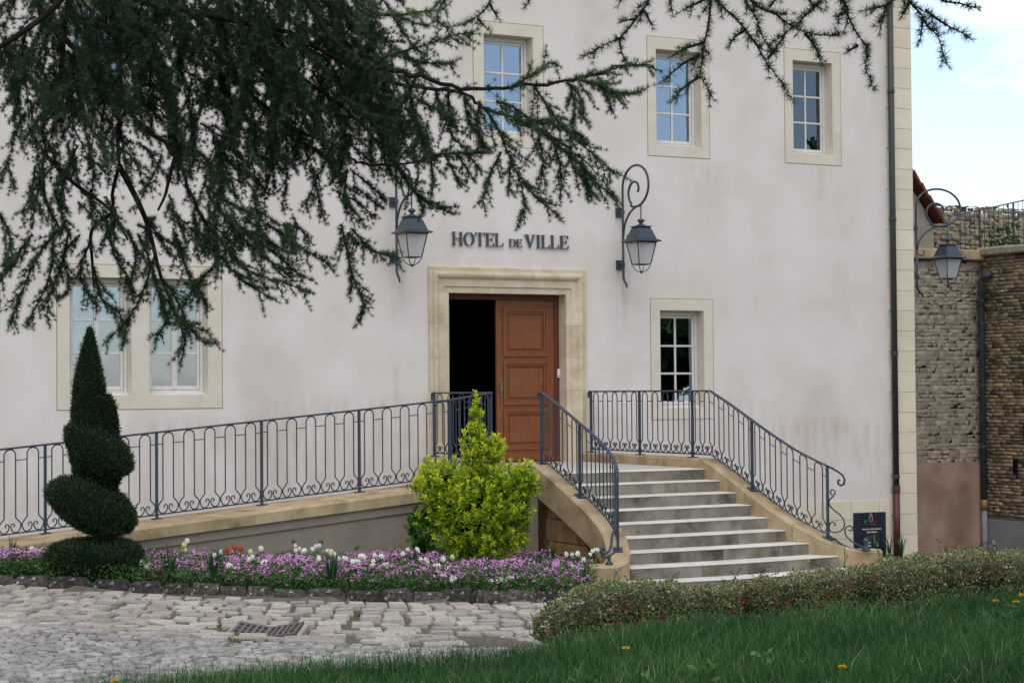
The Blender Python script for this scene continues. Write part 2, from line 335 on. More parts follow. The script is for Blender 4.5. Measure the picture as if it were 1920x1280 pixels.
YEW = leaf_mat('yew_needle', [(.008, .020, .008), (.019, .042, .015), (.040, .072, .026), (.11, .11, .045)], rough=.6, spec=.2, trans=.08)
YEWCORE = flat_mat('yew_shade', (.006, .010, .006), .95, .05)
GOLD = leaf_mat('golden_leaf', [(.022, .09, .012), (.09, .24, .018), (.27, .43, .020), (.50, .60, .030), (.70, .70, .060)], rough=.45, spec=.3, trans=.35)
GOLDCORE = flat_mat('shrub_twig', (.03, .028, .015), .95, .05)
HEDGE = leaf_mat('cotoneaster_leaf', [(.036, .052, .013), (.090, .115, .028), (.155, .172, .048), (.26, .255, .10), (.50, .46, .28)], rough=.35, spec=.5, trans=.12)
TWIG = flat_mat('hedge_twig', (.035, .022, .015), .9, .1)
BERRY = flat_mat('red_berry', (.30, .010, .008), .35, .5)
PINKF = leaf_mat('pink_petal', [(.56, .17, .45), (.68, .28, .58), (.78, .42, .70)], rough=.7, spec=.1, trans=.25)
GREENF = leaf_mat('bed_leaf', [(.018, .055, .012), (.04, .105, .022), (.075, .16, .035), (.12, .21, .06)], rough=.5, spec=.3, trans=.25)
STRAP = leaf_mat('strap_leaf', [(.012, .045, .016), (.022, .075, .022), (.045, .115, .03)], rough=.42, spec=.4, trans=.2)
WHITEF = flat_mat('white_petal', (.78, .77, .66), .6, .2)
YELF = flat_mat('pale_yellow_petal', (.66, .63, .28), .6, .2)
REDF = flat_mat('red_petal', (.52, .05, .02), .55, .2)
DANDY = flat_mat('dandelion_petal', (.75, .48, .01), .6, .2)
STEM = flat_mat('stem_green', (.06, .13, .03), .5, .3)
MOSS = leaf_mat('moss', [(.05, .10, .01), (.10, .17, .02), (.16, .22, .03)], rough=.9, spec=.1, trans=.1)
SIGNB = flat_mat('sign_navy', (.010, .017, .030), .35, .5)
SIGNW = flat_mat('sign_white', (.62, .58, .62), .6, .2)
SIGNG = flat_mat('sign_grey', (.16, .16, .20), .6, .2)
SIGNR = flat_mat('sign_red', (.30, .02, .03), .6, .2)
SIGNC = flat_mat('sign_green', (.10, .35, .08), .6, .2)
SIGNBL = flat_mat('sign_blue', (.03, .20, .45), .6, .2)
GRATE = noise_mat('cast_iron_grate', [(.13, .10, .095), (.20, .16, .15)], scale=20, rough=.75, bump=.3, bscale=60, spec=.3)
PIPEG = noise_mat('zinc_pipe', [(.045, .05, .06), (.065, .07, .08)], scale=6, rough=.5, bump=.05, spec=.4)
WALLWEED = leaf_mat('wall_weed', [(.02, .045, .01), (.05, .09, .02), (.09, .14, .03)], rough=.7, spec=.1, trans=.2)

# ------------------------------------------------------------------ ground shapes
KX = np.array([-60, -12.0, -10.6, -9.27, -8.11, -6.02, -3.94, -2.6, -1.9, 3, 7.2, 9, 60])
KY = np.array([-3.3, -3.3, -3.9, -4.72, -5.62, -6.63, -7.20, -7.38, -7.40, -7.4, -7.4, -7.4, -7.4])
KZ = np.array([-1.0, -1.0, -1.06, -1.12, -1.20, -1.32, -1.40, -1.45, -1.47, -1.6, -1.82, -2.45, -2.45])
def smooth_interp(x, xs, ys):
    return (np.interp(x-.5, xs, ys)+np.interp(x, xs, ys)*2+np.interp(x+.5, xs, ys))/4
def kY(x): return smooth_interp(np.asarray(x, float), KX, KY)
def kZ(x): return smooth_interp(np.asarray(x, float), KX, KZ)
DRX, DRY = -7.47, -8.20
def court(x, y):
    x = np.asarray(x, float); y = np.asarray(y, float)
    s = (kY(x)-y)*.87
    z = kZ(x) - .070*np.clip(s, 0, 1.7) + .018*np.clip(s-1.9, 0, 30)
    dx, dy = x-DRX, y-DRY                       # dip round the drain
    z = z - .045*np.exp(-(dx*dx+dy*dy)/.5)
    inside = (s < 0) & (x < -2.0)
    return np.where(inside, kZ(x)+.10, z)
LA = np.array([-40, -6, -1.8, -.75, .2, 1.0, 2.8, 6, 40])
LZ = np.array([-.70, -.58, -.335, -.27, -.275, -.275, -.255, -.20, .0])
LB = np.array([7.0, 7.6, 8.5, 9.0, 9.7, 10.4, 11.2, 12.2, 20])
def lawn(x, y):
    a, b = unloc(np.asarray(x, float), np.asarray(y, float))
    z = np.interp(a, LA, LZ); bc = np.interp(a, LA, LB)
    und = .02*np.sin(a*2.1+b*1.3)+.015*np.sin(a*3.7-b*2.2)
    return z + und - np.where(b > bc, .55*(b-bc), 0)
def ground(x, y): return np.maximum(court(x, y), lawn(x, y))

def build_ground():
    av = np.concatenate([-np.geomspace(400, 9, 22), np.arange(-8.6, 9, .3), np.geomspace(9.2, 400, 22)])
    bv = np.concatenate([-np.geomspace(400, 1, 18), np.arange(0, 27, .25), np.geomspace(27.2, 400, 24)])
    A, B = np.meshgrid(av, bv); x, y = loc(A, B)
    z = ground(x, y); far = np.clip((np.hypot(x+5, y+8)-60)/200, 0, 1); z = z*(1-far)+far*(-3)
    z = np.where(np.hypot(x+5, y+8) > 60, np.minimum(z, -.6), z)
    V = np.stack([x, y, z], -1).reshape(-1, 3); n = len(av)
    ii, jj = np.meshgrid(np.arange(len(bv)-1), np.arange(n-1), indexing='ij'); i0 = (ii*n+jj).ravel()
    F = np.stack([i0, i0+1, i0+n+1, i0+n], 1); c = V[F].mean(1)
    isl = lawn(c[:, 0], c[:, 1]) > court(c[:, 0], c[:, 1])
    far_ = np.hypot(c[:, 0]+5, c[:, 1]+8) > 45
    bed = (~isl) & (c[:, 1] > kY(c[:, 0])) & (((c[:, 0] < -2.0) & (c[:, 1] < -3.2)) | ((c[:, 0] > 2.2) & (c[:, 0] < 7.4) & (c[:, 1] > -2.2) & (c[:, 1] < .1)))
    isl = isl | far_
    bed = bed & ~isl
    out = {}
    for nm, msk, m in (('lawn', isl, LAWN), ('flower_bed_soil', bed, SOIL), ('courtyard', ~isl & ~bed, MORTAR)):
        f = F[msk]; u, inv = np.unique(f, return_inverse=True)
        o = npmesh(nm, V[u], inv.reshape(f.shape), m); o.data.polygons.foreach_set('use_smooth', [True]*len(f))
        tag(o, kind='structure'); out[nm] = o
    return out
GND = build_ground()
COURT = GND['courtyard']

# stone pieces ------------------------------------------------------
def stone_meshes(k, mat, nm, jit=.05, ch=.10):
    out = []
    for i in range(k):
        bm = bmesh.new()
        for sx in (-.5, .5):
            for sy in (-.5, .5):
                for z_, q in ((-.5, 0), (.28, 0), (.5, ch)):
                    bm.verts.new((sx*(1-q*2)+random.uniform(-jit, jit)*(1 if q else .5), sy*(1-q*2)+random.uniform(-jit, jit)*(1 if q else .5), z_+(random.uniform(-.06, .06) if z_ > 0 else 0)))
        for sx, sy in ((.0, -.5), (0, .5), (-.5, 0), (.5, 0)):
            bm.verts.new((sx*(1-.03), sy*(1-.03), .30))
        bmesh.ops.convex_hull(bm, input=bm.verts)
        for e in list(bm.verts):
            if not e.link_faces: bm.verts.remove(e)
        me = bpy.data.meshes.new(nm); bm.to_mesh(me); bm.free(); me.materials.append(mat); out.append(me)
    return out
SETTS = stone_meshes(6, SETT, 'sett', .05, .05)+stone_meshes(1, SETTR, 'sett', .05, .05)
def piece(name, me, p, sx, sy, sz, rz, parent, tilt=(0, 0)):
    o = bpy.data.objects.new(name, me); COL.objects.link(o); o.parent = parent
    o.location = p; o.scale = (sx, sy, sz); o.rotation_euler = (tilt[0], tilt[1], rz); return o

def kerb_frame(x):
    e = .05; t = np.array([2*e, float(kY(x+e)-kY(x-e)), float(kZ(x+e)-kZ(x-e))]); t /= np.linalg.norm(t)
    return np.array([x, float(kY(x)), float(kZ(x))]), t
# big setts: courses parallel to the kerb, then the channel course
def pave_setts():
    n = 0
    rows = [(.13, .20), (.35, .21), (.57, .20), (.78, .20), (.99, .20), (1.20, .21), (1.42, .21), (1.65, .23), (1.89, .23)]
    for ri, (s, dep) in enumerate(rows):
        x = -9.75 + .07*((ri*37) % 5)
        while x < -3.0:
            ln = random.uniform(.19, .27) if ri < 7 else random.uniform(.26, .38)
            p, t = kerb_frame(x); nrm = np.array([t[1], -t[0]]); nrm = nrm/np.linalg.norm(nrm)
            if nrm[1] > 0: nrm = -nrm
            cx_, cy_ = p[0]+nrm[0]*s+t[0]*ln/2, p[1]+nrm[1]*s+t[1]*ln/2
            if not (ri >= 6 and abs(cx_-DRX) < .47 and abs(cy_-DRY) < .40):
                z = float(court(cx_, cy_)); rz = math.atan2(t[1], t[0])+random.uniform(-.04, .04)
                dz = random.uniform(-.008, .012)
                sl = math.atan2(float(court(cx_+nrm[0]*.2, cy_+nrm[1]*.2))-z, .2)
                piece('sett', random.choice(SETTS), (cx_, cy_, z-.05+dz), ln*random.uniform(.86, .93), dep*random.uniform(.84, .92), .16, rz, COURT, (-sl+random.uniform(-.03, .03), random.uniform(-.03, .03)))
                n += 1
            x += ln*abs(t[0])
    return n
NSETT = pave_setts()
# ring of setts round the drain and to its right
for k in range(55):
    i, j = k % 11, k//11
    a_ = -6.35+i*.27+(j % 2)*.12; b_ = -8.15-j*.0
    s = 2.13+j*.23
    p, t = kerb_frame(-8.40+i*.29+(j % 2)*.14); nrm = np.array([t[1], -t[0]]); nrm = nrm if nrm[1] < 0 else -nrm; nrm = nrm/np.linalg.norm(nrm)
    cx_, cy_ = p[0]+nrm[0]*s, p[1]+nrm[1]*s
    if abs(cx_-DRX) < .47 and abs(cy_-DRY) < .40: continue
    piece('sett', random.choice(SETTS), (cx_, cy_, float(court(cx_, cy_))-.055+random.uniform(-.008, .01)), random.uniform(.25, .285), random.uniform(.19, .215), .16, math.atan2(t[1], t[0])+random.uniform(-.05, .05), COURT, (random.uniform(-.03, .03), random.uniform(-.03, .03)))

def cobble_mass():
    """all further small cobbles, one mesh: 8-corner lumps with a chamfered top"""
    P = []; th = R(-22); d = np.array([math.cos(th), math.sin(th)]); e = np.array([d[1], -d[0]])
    for row in range(160):
        u = random.uniform(-.1, 0)
        while u < 15:
            ln = random.uniform(.065, .135); q = np.array([-13.5, -3.5])+d*(u+ln/2)+e*(row*.084)+e*random.uniform(-.010, .010); u += ln+.006
            s = float(kY(q[0])-q[1])*kerb_frame(q[0])[1][0]; a, b = unloc(*q)
            if s < 2.06 or (-8.3 < q[0] < -5.3 and s < 3.15) or not (-.30*b < a < .15*b+.3): continue
            if float(court(*q)) < float(lawn(*q))-.05 or (abs(q[0]-DRX) < .46 and abs(q[1]-DRY) < .40): continue
            P.append((q[0], q[1], th, ln))
    P = np.array(P); n = len(P); c, s_ = np.cos(P[:, 2]+rng.normal(0, .08, n)), np.sin(P[:, 2])
    lx = P[:, 3]*.46; ly = rng.uniform(.034, .046, n)
    z = court(P[:, 0], P[:, 1])+rng.uniform(-.004, .010, n)
    V = np.zeros((n, 12, 3)); k = 0; tlx, tly = rng.normal(0, .07, n), rng.normal(0, .10, n)
    for lev, (q, dz) in enumerate(((1.0, -.06), (.98, .002), (.78, .010))):
        for sx, sy in ((-1, -1), (1, -1), (1, 1), (-1, 1)):
            jx = lx*q*sx*(1+rng.normal(0, .09, n)); jy = ly*q*sy*(1+rng.normal(0, .12, n))
            V[:, k, 0] = P[:, 0]+jx*c-jy*s_; V[:, k, 1] = P[:, 1]+jx*s_+jy*c; V[:, k, 2] = z+dz+(lev > 0)*(tlx*sx*lx*q+tly*sy*ly*q)+rng.normal(0, .0015, n)*(lev == 2); k += 1
    f = []
    for lv in (0, 4):
        for j in range(4): f.append((lv+j, lv+(j+1) % 4, lv+4+(j+1) % 4, lv+4+j))
    f.append((8, 9, 10, 11)); f = np.array(f)
    F = (np.arange(n)[:, None, None]*12+f[None]).reshape(-1, 4)
    tint = np.repeat(np.clip(rng.normal(.55, .24, n), 0, 1), 12)
    o = npmesh('cobble', V.reshape(-1, 3), F, COBBLE, COURT, tint); tag(o, kind='stuff'); return n
NCOB = cobble_mass()

# moss in the joints by the drain
def moss():
    P = []
    for (px, py) in [(420, 1160), (440, 1172), (455, 1180), (380, 1157), (425, 1170), (430, 1185), (440, 1200), (452, 1215), (465, 1222), (446, 1208), (410, 1163), (365, 1156), (690, 1160)]:
        v = ray(px, py); D = (1.0113+1.40)/(-v[2]); q = CAM+v*D
        P.append(np.stack([q[0]+rng.normal(0, .07, 60), q[1]+rng.normal(0, .06, 60)], 1))
    P = np.concatenate(P); z = court(P[:, 0], P[:, 1])
    p3 = np.concatenate([P, z[:, None]+.0], 1); d = unit(rng.normal(size=(len(P), 3))*np.array([1, 1, .4])+np.array([0, 0, .7]))
    V, F = leaves(p3, d, .045, .022); o = npmesh('moss', V, F, MOSS, COURT, np.repeat(rng.random(len(P)), 4)); tag(o, kind='stuff')
moss()

# drain grate
def drain():
    g = empty('drain_grate', (DRX, DRY, float(court(DRX, DRY))-.01)); tag(g, 'rusty cast-iron drain grate bent into a shallow V in the paving', 'drain grate')
    p, t = kerb_frame(-7.3); g.rotation_euler = (R(7), 0, math.atan2(t[1], t[0])-.12); g.scale = (.88, 1.25, 1.0)
    z0 = .052
    def zz(u): return z0+.055*abs(u)/.36
    MB().box(-.345, .345, -.15, .15, -.01, .017).build('pit_shade', DARK, g, local=True)  # black plate just above the ground, standing in for the shade in the slots
    for side in (-1, 1):
        m = MB()
        for y0, y1 in ((-.18, -.15), (-.052, -.038), (.038, .052), (.15, .18)):
            m.add([(0, y0, zz(0)), (side*.37, y0, zz(.37)), (side*.37, y1, zz(.37)), (0, y1, zz(0)), (0, y0, zz(0)-.03), (side*.37, y0, zz(.37)-.03), (side*.37, y1, zz(.37)-.03), (0, y1, zz(0)-.03)],
                  [(0, 1, 2, 3), (4, 5, 6, 7), (0, 1, 5, 4), (1, 2, 6, 5), (2, 3, 7, 6), (3, 0, 4, 7)])
        m.build('grate_bar', GRATE, g, local=True)
        for k in range(6):
            u = side*(.012+k*.066) if k < 5 else side*.35; hw = .0105 if k not in (2,) else .016
            MB().add([(u-hw, -.1805, zz(u-hw)+.003), (u+hw, -.1805, zz(u+hw)+.003), (u+hw, .1805, zz(u+hw)+.003), (u-hw, .1805, zz(u-hw)+.003), (u-hw, -.1805, zz(u)-.03), (u+hw, -.1805, zz(u)-.03), (u+hw, .1805, zz(u)-.03), (u-hw, .1805, zz(u)-.03)],
                     [(0, 1, 2, 3), (7, 6, 5, 4), (0, 4, 5, 1), (1, 5, 6, 2), (2, 6, 7, 3), (3, 7, 4, 0)]).build('cross_bar', GRATE, g, local=True)
    m = MB()
    for y0, y1 in ((-.245, -.185), (.185, .245)): m.cbox(-.43, .43, y0, y1, -.1, .055, .012)
    for x0, x1 in ((-.43, -.375), (.375, .43)): m.cbox(x0, x1, -.183, .183, -.1, .095, .012)
    m.build('stone_rim', SETT, g, local=True)
drain()
# kerb of the flower bed: each stone a piece
def kerb():
    k = empty('bed_kerb', (-6, -6.6, -1.3)); tag(k, 'curved kerb of dark lichen-spotted stones along the flower bed', 'kerb')
    ms = stone_meshes(8, KERB, 'kerb_stone', .11, .09); x = -10.4
    while x < -2.05:
        ln = random.uniform(.27, .50); p, t = kerb_frame(x); h = random.uniform(.29, .37)
        c = p+t*ln/2
        piece('kerb_stone', random.choice(ms), (c[0]+6, c[1]+.06+6.6, c[2]+.150-h/2+1.3+random.uniform(-.012, .012)), ln*.985, random.uniform(.15, .19), h, math.atan2(t[1], t[0])+random.uniform(-.05, .05), k, (random.uniform(-.04, .04), -math.asin(t[2])+random.uniform(-.03, .03)))
        x += ln*t[0]
kerb()

# ------------------------------------------------------------------ town hall
XL, XR, ZB, ZT = -20.0, 7.5, -2.6, 9.3
HALL = empty('town_hall', (0, 0, -1.6)); tag(HALL, 'large pale rendered town hall with cream window surrounds and a wooden double door', 'building')
OPEN = {  # opening x0,x1,z0,z1 and surround x0,x1,z0,z1
 'W1': (-7.22, -6.36, 4.89, 6.44), 'W2': (-.82, .045, 4.89, 6.445), 'W3': (2.287, 3.158, 4.89, 6.44), 'W4': (4.987, 5.807, 4.89, 6.455),
 'W5': (2.318, 3.16, .67, 2.242), 'LA': (-7.22, -6.35, .957, 2.59), 'LB': (-6.10, -5.24, .957, 2.59), 'DOOR': (-1.45, .59, -.14, 2.465)}
SURR = {'W1': (-7.40, -6.20, 4.71, 6.63), 'W2': (-.993, .22, 4.72, 6.625), 'W3': (2.13, 3.305, 4.72, 6.63), 'W4': (4.82, 5.975, 4.73, 6.64), 'W5': (2.146, 3.33, .495, 2.42),
        'L': (-7.39, -5.04, .77, 2.76)}
WT = .45
def wall_with_openings():
    xs = sorted({XL, XR}|{v for o in OPEN.values() for v in o[:2]}); zs = sorted({ZB, ZT}|{v for o in OPEN.values() for v in o[2:]})
    m = MB()
    def hole(x, z): return any(o[0] < x < o[1] and o[2] < z < o[3] for o in OPEN.values())
    for i in range(len(xs)-1):
        for j in range(len(zs)-1):
            if not hole((xs[i]+xs[i+1])/2, (zs[j]+zs[j+1])/2):
                m.add([(xs[i], 0, zs[j]), (xs[i+1], 0, zs[j]), (xs[i+1], 0, zs[j+1]), (xs[i], 0, zs[j+1])], [(0, 1, 2, 3)])
    for o in OPEN.values():
        x0, x1, z0, z1 = o
        for a, b in (((x0, z0), (x0, z1)), ((x0, z1), (x1, z1)), ((x1, z1), (x1, z0)), ((x1, z0), (x0, z0))):
            m.add([(a[0], 0, a[1]), (b[0], 0, b[1]), (b[0], WT, b[1]), (a[0], WT, a[1])], [(0, 1, 2, 3)])
    return m.build('facade_wall', PLASTER, HALL)
wall_with_openings()
MB().box(XR-.4, XR, .002, 12, ZB, ZT).build('side_wall', PLASTER, HALL)
MB().box(XL, XR-.41, 11.6, 12, ZB, ZT).build('rear_wall', PLASTER, HALL)
MB().box(XL, XL+.4, .01, 11.59, ZB, ZT).build('end_wall', PLASTER, HALL)
MB().box(XL+.41, XR-.41, .01, 11.59, ZT-.3, ZT-.02).build('upper_ceiling', ROOMW, HALL)
MB().box(XL+.41, XR-.41, WT+.01, 11.59, 3.3, 3.6).build('upper_floor', ROOMW, HALL)
MB().box(XL+.41, XR-.41, .01, 11.59, -.5, -.15).build('ground_floor', ROOMW, HALL)
for xx in (-4.0, -1.9, .95, 4.2):
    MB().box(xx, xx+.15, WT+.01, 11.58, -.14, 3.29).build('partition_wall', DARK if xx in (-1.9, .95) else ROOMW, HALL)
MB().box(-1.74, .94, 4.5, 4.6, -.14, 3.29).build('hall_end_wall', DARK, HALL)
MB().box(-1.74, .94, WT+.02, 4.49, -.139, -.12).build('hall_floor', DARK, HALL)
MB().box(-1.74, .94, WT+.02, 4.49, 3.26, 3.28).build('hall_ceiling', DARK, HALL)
MB().box(XL-.5, XR+.45, -.5, .3, ZT, ZT+.25).build('eave_cornice', CREAM, HALL)
MB().add([(XL-.6, -.65, ZT+.26), (XR+.55, -.65, ZT+.26), (XR+.55, 12.6, ZT+.26), (XL-.6, 12.6, ZT+.26), (XL+5, 6, ZT+5.2), (XR-5, 6, ZT+5.2)],
         [(0, 1, 5, 4), (1, 2, 5), (2, 3, 4, 5), (3, 0, 4), (3, 2, 1, 0)]).build('roof', TILE, HALL)

def frame_band(m, o, s, y0, y1):          # flat frame between outer s and inner o
    m.box(s[0], s[1], y0, y1, o[3], s[3]); m.box(s[0], s[1], y0, y1, s[2], o[2])
    m.box(s[0], o[0], y0, y1, o[2], o[3]); m.box(o[1], s[1], y0, y1, o[2], o[3])
def reveal(m, o, d, t=.004):
    x0, x1, z0, z1 = o
    m.box(x0-.001, x0+t, -.002, d, z0, z1); m.box(x1-t, x1+.001, -.002, d, z0, z1)
    m.box(x0+t, x1-t, -.002, d, z1-t, z1+.001); m.box(x0+t, x1-t, -.002, d, z0-.001, z0+t)
for key in ('W1', 'W2', 'W3', 'W4', 'W5'):
    m = MB(); frame_band(m, OPEN[key], SURR[key], -.005, .004); reveal(m, OPEN[key], .24); m.build('window_surround', CREAM, HALL)
    s = SURR[key]; m = MB(); frame_band(m, s, (s[0]-.012, s[1]+.012, s[2]-.012, s[3]+.012), -.003, .004); m.build('surround_line', PINKLINE, HALL)
s = SURR['L']; A, B = OPEN['LA'], OPEN['LB']
m = MB(); m.box(s[0], s[1], -.005, .004, A[3], s[3]); m.box(s[0], s[1], -.005, .004, s[2], A[2])
for x0, x1 in ((s[0], A[0]), (A[1], B[0]), (B[1], s[1])): m.box(x0, x1, -.005, .004, A[2], A[3])
reveal(m, A, .24); reveal(m, B, .24); m.build('window_surround', CREAM, HALL)
m = MB(); frame_band(m, s, (s[0]-.012, s[1]+.012, s[2]-.012, s[3]+.012), -.003, .004); m.build('surround_line', PINKLINE, HALL)

def window(o, double=False, y=.19, glass=None):
    x0, x1, z0, z1 = o; x0 += .006; x1 -= .006; z0 += .006; z1 -= .006
    m = MB(); fo = .05; bot = .11 if double else .085
    m.cbox(x0, x0+fo, y, y+.06, z0, z1, .006); m.cbox(x1-fo, x1, y, y+.06, z0, z1, .006)
    m.cbox(x0+fo, x1-fo, y+.001, y+.06, z1-fo-.02, z1, .006); m.cbox(x0+fo, x1-fo, y+.001, y+.06, z0, z0+bot*.55, .006)
    sx0, sx1, sz0, sz1 = x0+fo+.004, x1-fo-.004, z0+bot*.55+.004, z1-fo-.024
    sf = .042; ys = y+.012; cxm = (sx0+sx1)/2
    cols = []
    if double:
        for a, b in ((sx0, cxm-.001), (cxm+.001, sx1)):
            m.cbox(a, a+sf, ys, ys+.04, sz0, sz1, .006); m.cbox(b-sf, b, ys, ys+.04, sz0, sz1, .006)
            m.cbox(a+sf, b-sf, ys+.001, ys+.04, sz0, sz0+sf*1.3, .006); m.cbox(a+sf, b-sf, ys+.001, ys+.04, sz1-sf, sz1, .006); cols.append((a+sf, b-sf))
        m.cbox(cxm-.02, cxm+.02, ys-.012, ys-.001, sz0+.01, sz1-.01, .004)
    else:
        m.cbox(sx0, sx0+sf, ys, ys+.04, sz0, sz1, .006); m.cbox(sx1-sf, sx1, ys, ys+.04, sz0, sz1, .006)
        m.cbox(sx0+sf, sx1-sf, ys+.001, ys+.04, sz0, sz0+sf*1.3, .006); m.cbox(sx0+sf, sx1-sf, ys+.001, ys+.04, sz1-sf, sz1, .006)
        mu = .017; m.cbox(cxm-mu, cxm+mu, ys+.002, ys+.034, sz0+sf*1.3, sz1-sf, .005); cols = [(sx0+sf, cxm-mu), (cxm+mu, sx1-sf)]
    gz0, gz1 = sz0+sf*1.3, sz1-sf; h = (gz1-gz0)/3; mu = .016; panes = []
    for a, b in cols:
        for k in (1, 2): m.cbox(a, b, ys+.003, ys+.034, gz0+h*k-mu, gz0+h*k+mu, .005)
        for k in range(3): panes.append((a, b, gz0+h*k+(mu if k else 0), gz0+h*(k+1)-(mu if k < 2 else 0)))
    W = m.build('window', FRAME, HALL)
    for a, b, c, d in panes:
        g = MB().box(a-.003, b+.003, ys+.018, ys+.022, c-.003, d+.003); me = g.mesh('pane'); me.transform(inv_world(W)); link('pane', me, glass or GLASS, W)
    MB().add([(x0, y-.10, z0-.03), (x1, y-.10, z0-.03), (x1, y+.02, z0-.03), (x0, y+.02, z0-.03), (x0, y-.10, z0+.005), (x1, y-.10, z0+.005), (x1, y-.002, z0+.03), (x0, y-.002, z0+.03)],
             [(0, 3, 2, 1), (4, 5, 6, 7), (0, 1, 5, 4), (1, 2, 6, 5), (2, 3, 7, 6), (3, 0, 4, 7)]).build('window_sill', FRAME if double or o is OPEN['W5'] else CREAM, HALL)
for key in ('W1', 'W2', 'W3', 'W4', 'W5'): window(OPEN[key], glass=GLASS2 if key == 'W4' else None)
window(OPEN['LA'], True); window(OPEN['LB'], True)
for yy in (2.2, 4.4, 6.6):
    tl = MB().box(-8.2, -4.6, yy, yy+.12, 3.16, 3.22).build('strip_light', LAMPTUBE); tag(tl, 'lit ceiling strip light seen through the twin left window, row %s from the glass' % {2.2: 'nearest', 4.4: 'middle', 6.6: 'furthest'}[yy], 'strip light', 'office strip lights')

# door surround: moulded profile swept round the opening, cut into stones
PROF = [(0, .24), (0, -.010), (.22, -.010), (.25, -.035), (.52, -.035), (.545, -.055), (.62, -.085), (.70, -.092), (.80, -.075), (.82, -.05), (.97, -.05), (1.0, -.02), (1.0, .01)]
x0, x1, z0, z1 = OPEN['DOOR']; x0 += .003; x1 -= .003; z1 -= .003
JW, HW = .345, .395
def jamb(side, za, zb):
    m = MB(); xe = x0 if side < 0 else x1
    pts = [(u*JW, v) for u, v in PROF]+[(JW*.98, .20), (.02, .24)]
    m.extrude(pts, lambda u, v: (xe+side*u, v, za), lambda u, v: (xe+side*u, v, zb)); return m
zc = [-.135, .42, .52, .98, 1.47, 1.98, z1]
for side in (-1, 1):
    for k in range(len(zc)-1):
        if k == 1: continue
        za = zc[k] if k != 2 else zc[1]
        jamb(side, za+(.0015 if k else 0), zc[k+1]-.0015 if k < 5 else zc[k+1]-.0005).build('surround_stone', JAMB, HALL)
def lintel(xa, xb, mitL, mitR):
    m = MB(); pts = [(u*HW, v) for u, v in PROF]+[(HW*.98, .20), (.02, .24)]
    def L_(u, v): return (xa-(u/HW*JW if mitL else 0), v, z1+u)
    def R_(u, v): return (xb+(u/HW*JW if mitR else 0), v, z1+u)
    m.extrude(pts, L_, R_); return m
lintel(x0, -.75, True, False).build('surround_stone', JAMB, HALL); lintel(-.747, .0, False, False).build('surround_stone', JAMB, HALL); lintel(.003, x1, False, True).build('surround_stone', JAMB, HALL)
for side, xe in ((-1, x0), (1, x1)):       # the jamb profile runs up to the mitre
    m = MB(); pts = [(u*JW, v, u*HW) for u, v in PROF]+[(JW*.98, .20, HW*.98), (.02, .24, .02)]
    n = len(pts); V = [(xe+side*u, v+.0006, z1) for u, v, h in pts]+[(xe+side*u, v+.0006, z1+h-.0008) for u, v, h in pts]
    m.add(V, [(i, (i+1) % n, n+(i+1) % n, n+i) for i in range(n)]).build('surround_stone', JAMB, HALL)
# wooden door
YD = .215
m = MB(); m.cbox(x0, x1, YD, YD+.09, 2.375, 2.461, .008); m.cbox(x1-.085, x1, YD+.001, YD+.09, -.13, 2.374, .008); m.cbox(x0, x0+.03, YD+.001, YD+.09, -.13, 2.374, .008)
m.build('door_frame', WOODD, HALL)
def door_leaf(name, xa, xb, za, zb, mat):
    m = MB(); st = .135; y = 0; rails = [(za, za+.20), (.66-.0, .78), (1.40, 1.53), (zb-.15, zb)]
    m.cbox(xa, xa+st, y, y+.05, za, zb, .004); m.cbox(xb-st, xb, y, y+.05, za, zb, .004)
    for a, b in rails: m.cbox(xa+st, xb-st, y+.0007, y+.05, a, b, .004)
    pan = []
    for k in range(3): pan.append((xa+st, xb-st, rails[k][1], rails[k+1][0]))
    return m, pan
m, pan = door_leaf('door', -.52, x1-.09, -.115, 2.37, WOOD)
DL = m.build('door', WOOD, HALL)
DL.location.y += YD+.012
for a, b, c, d in pan:
    q = MB()                               # bolection moulding and raised field
    for k, (e0, e1, yy) in enumerate(((-.024, .014, -.024), (.014, .050, -.006))):
        q.box(a+e0, b-e0, yy, .03, d-e1, d-e0) if k == 0 else q.box(a+e0+.0005, b-e0-.0005, yy, .03, d-e1, d-e0-.0005)
        q.box(a+e0, b-e0, yy, .03, c+e0, c+e1) if k == 0 else q.box(a+e0+.0005, b-e0-.0005, yy, .03, c+e0+.0005, c+e1)
        q.box(a+e0, a+e1, yy, .03, c+e1, d-e1); q.box(b-e1, b-e0, yy, .03, c+e1, d-e1)
    o = q.build('panel_moulding', WOODD if False else WOOD, DL, local=True)
    q = MB(); q.cbox(a+.051, b-.051, .016, .03, c+.051, d-.051, .001); q.cbox(a+.085, b-.085, -.002, .0159, c+.085, d-.085, .008)
    q.build('door_panel', WOOD, DL, local=True)
hd = MB(); hd.cbox(-.47, -.435, -.02, .0, .88, 1.16, .008); hd.tube([(-.452, -.02, .93), (-.452, -.06, .96), (-.452, -.06, 1.08), (-.452, -.02, 1.11)], .009, 6)
hd.build('door_handle', GRATE, DL, local=True)
for o in list(DL.children): o.location = (0, 0, 1.6)
m, pan = door_leaf('door', 0, .93, -.115, 2.37, WOOD)
D2 = m.build('door', WOODD, HALL, local=True); D2.location = (x0+.045, YD+.10, 1.6); D2.rotation_euler = (0, 0, R(97)); D2['label'] = 'open left door leaf swung into the dark hall'
MB().cbox(.86, .89, -.03, .0, .95, 1.2, .006).build('door_handle', FRAME, D2, local=True)
MB().cbox(x0+.03, x1, YD-.03, YD+.16, -.155, -.118, .006).build('threshold', WOODD, HALL)
MB().cbox(x1-.045, x1+.005-.006, YD-.03, YD-.002, 1.17, 1.31, .006).build('intercom', WHITEP, HALL)
MB().box(x1-.03, x1-.018, YD-.034, YD-.0305, 1.19, 1.21).build('intercom_button', DARK, HALL)
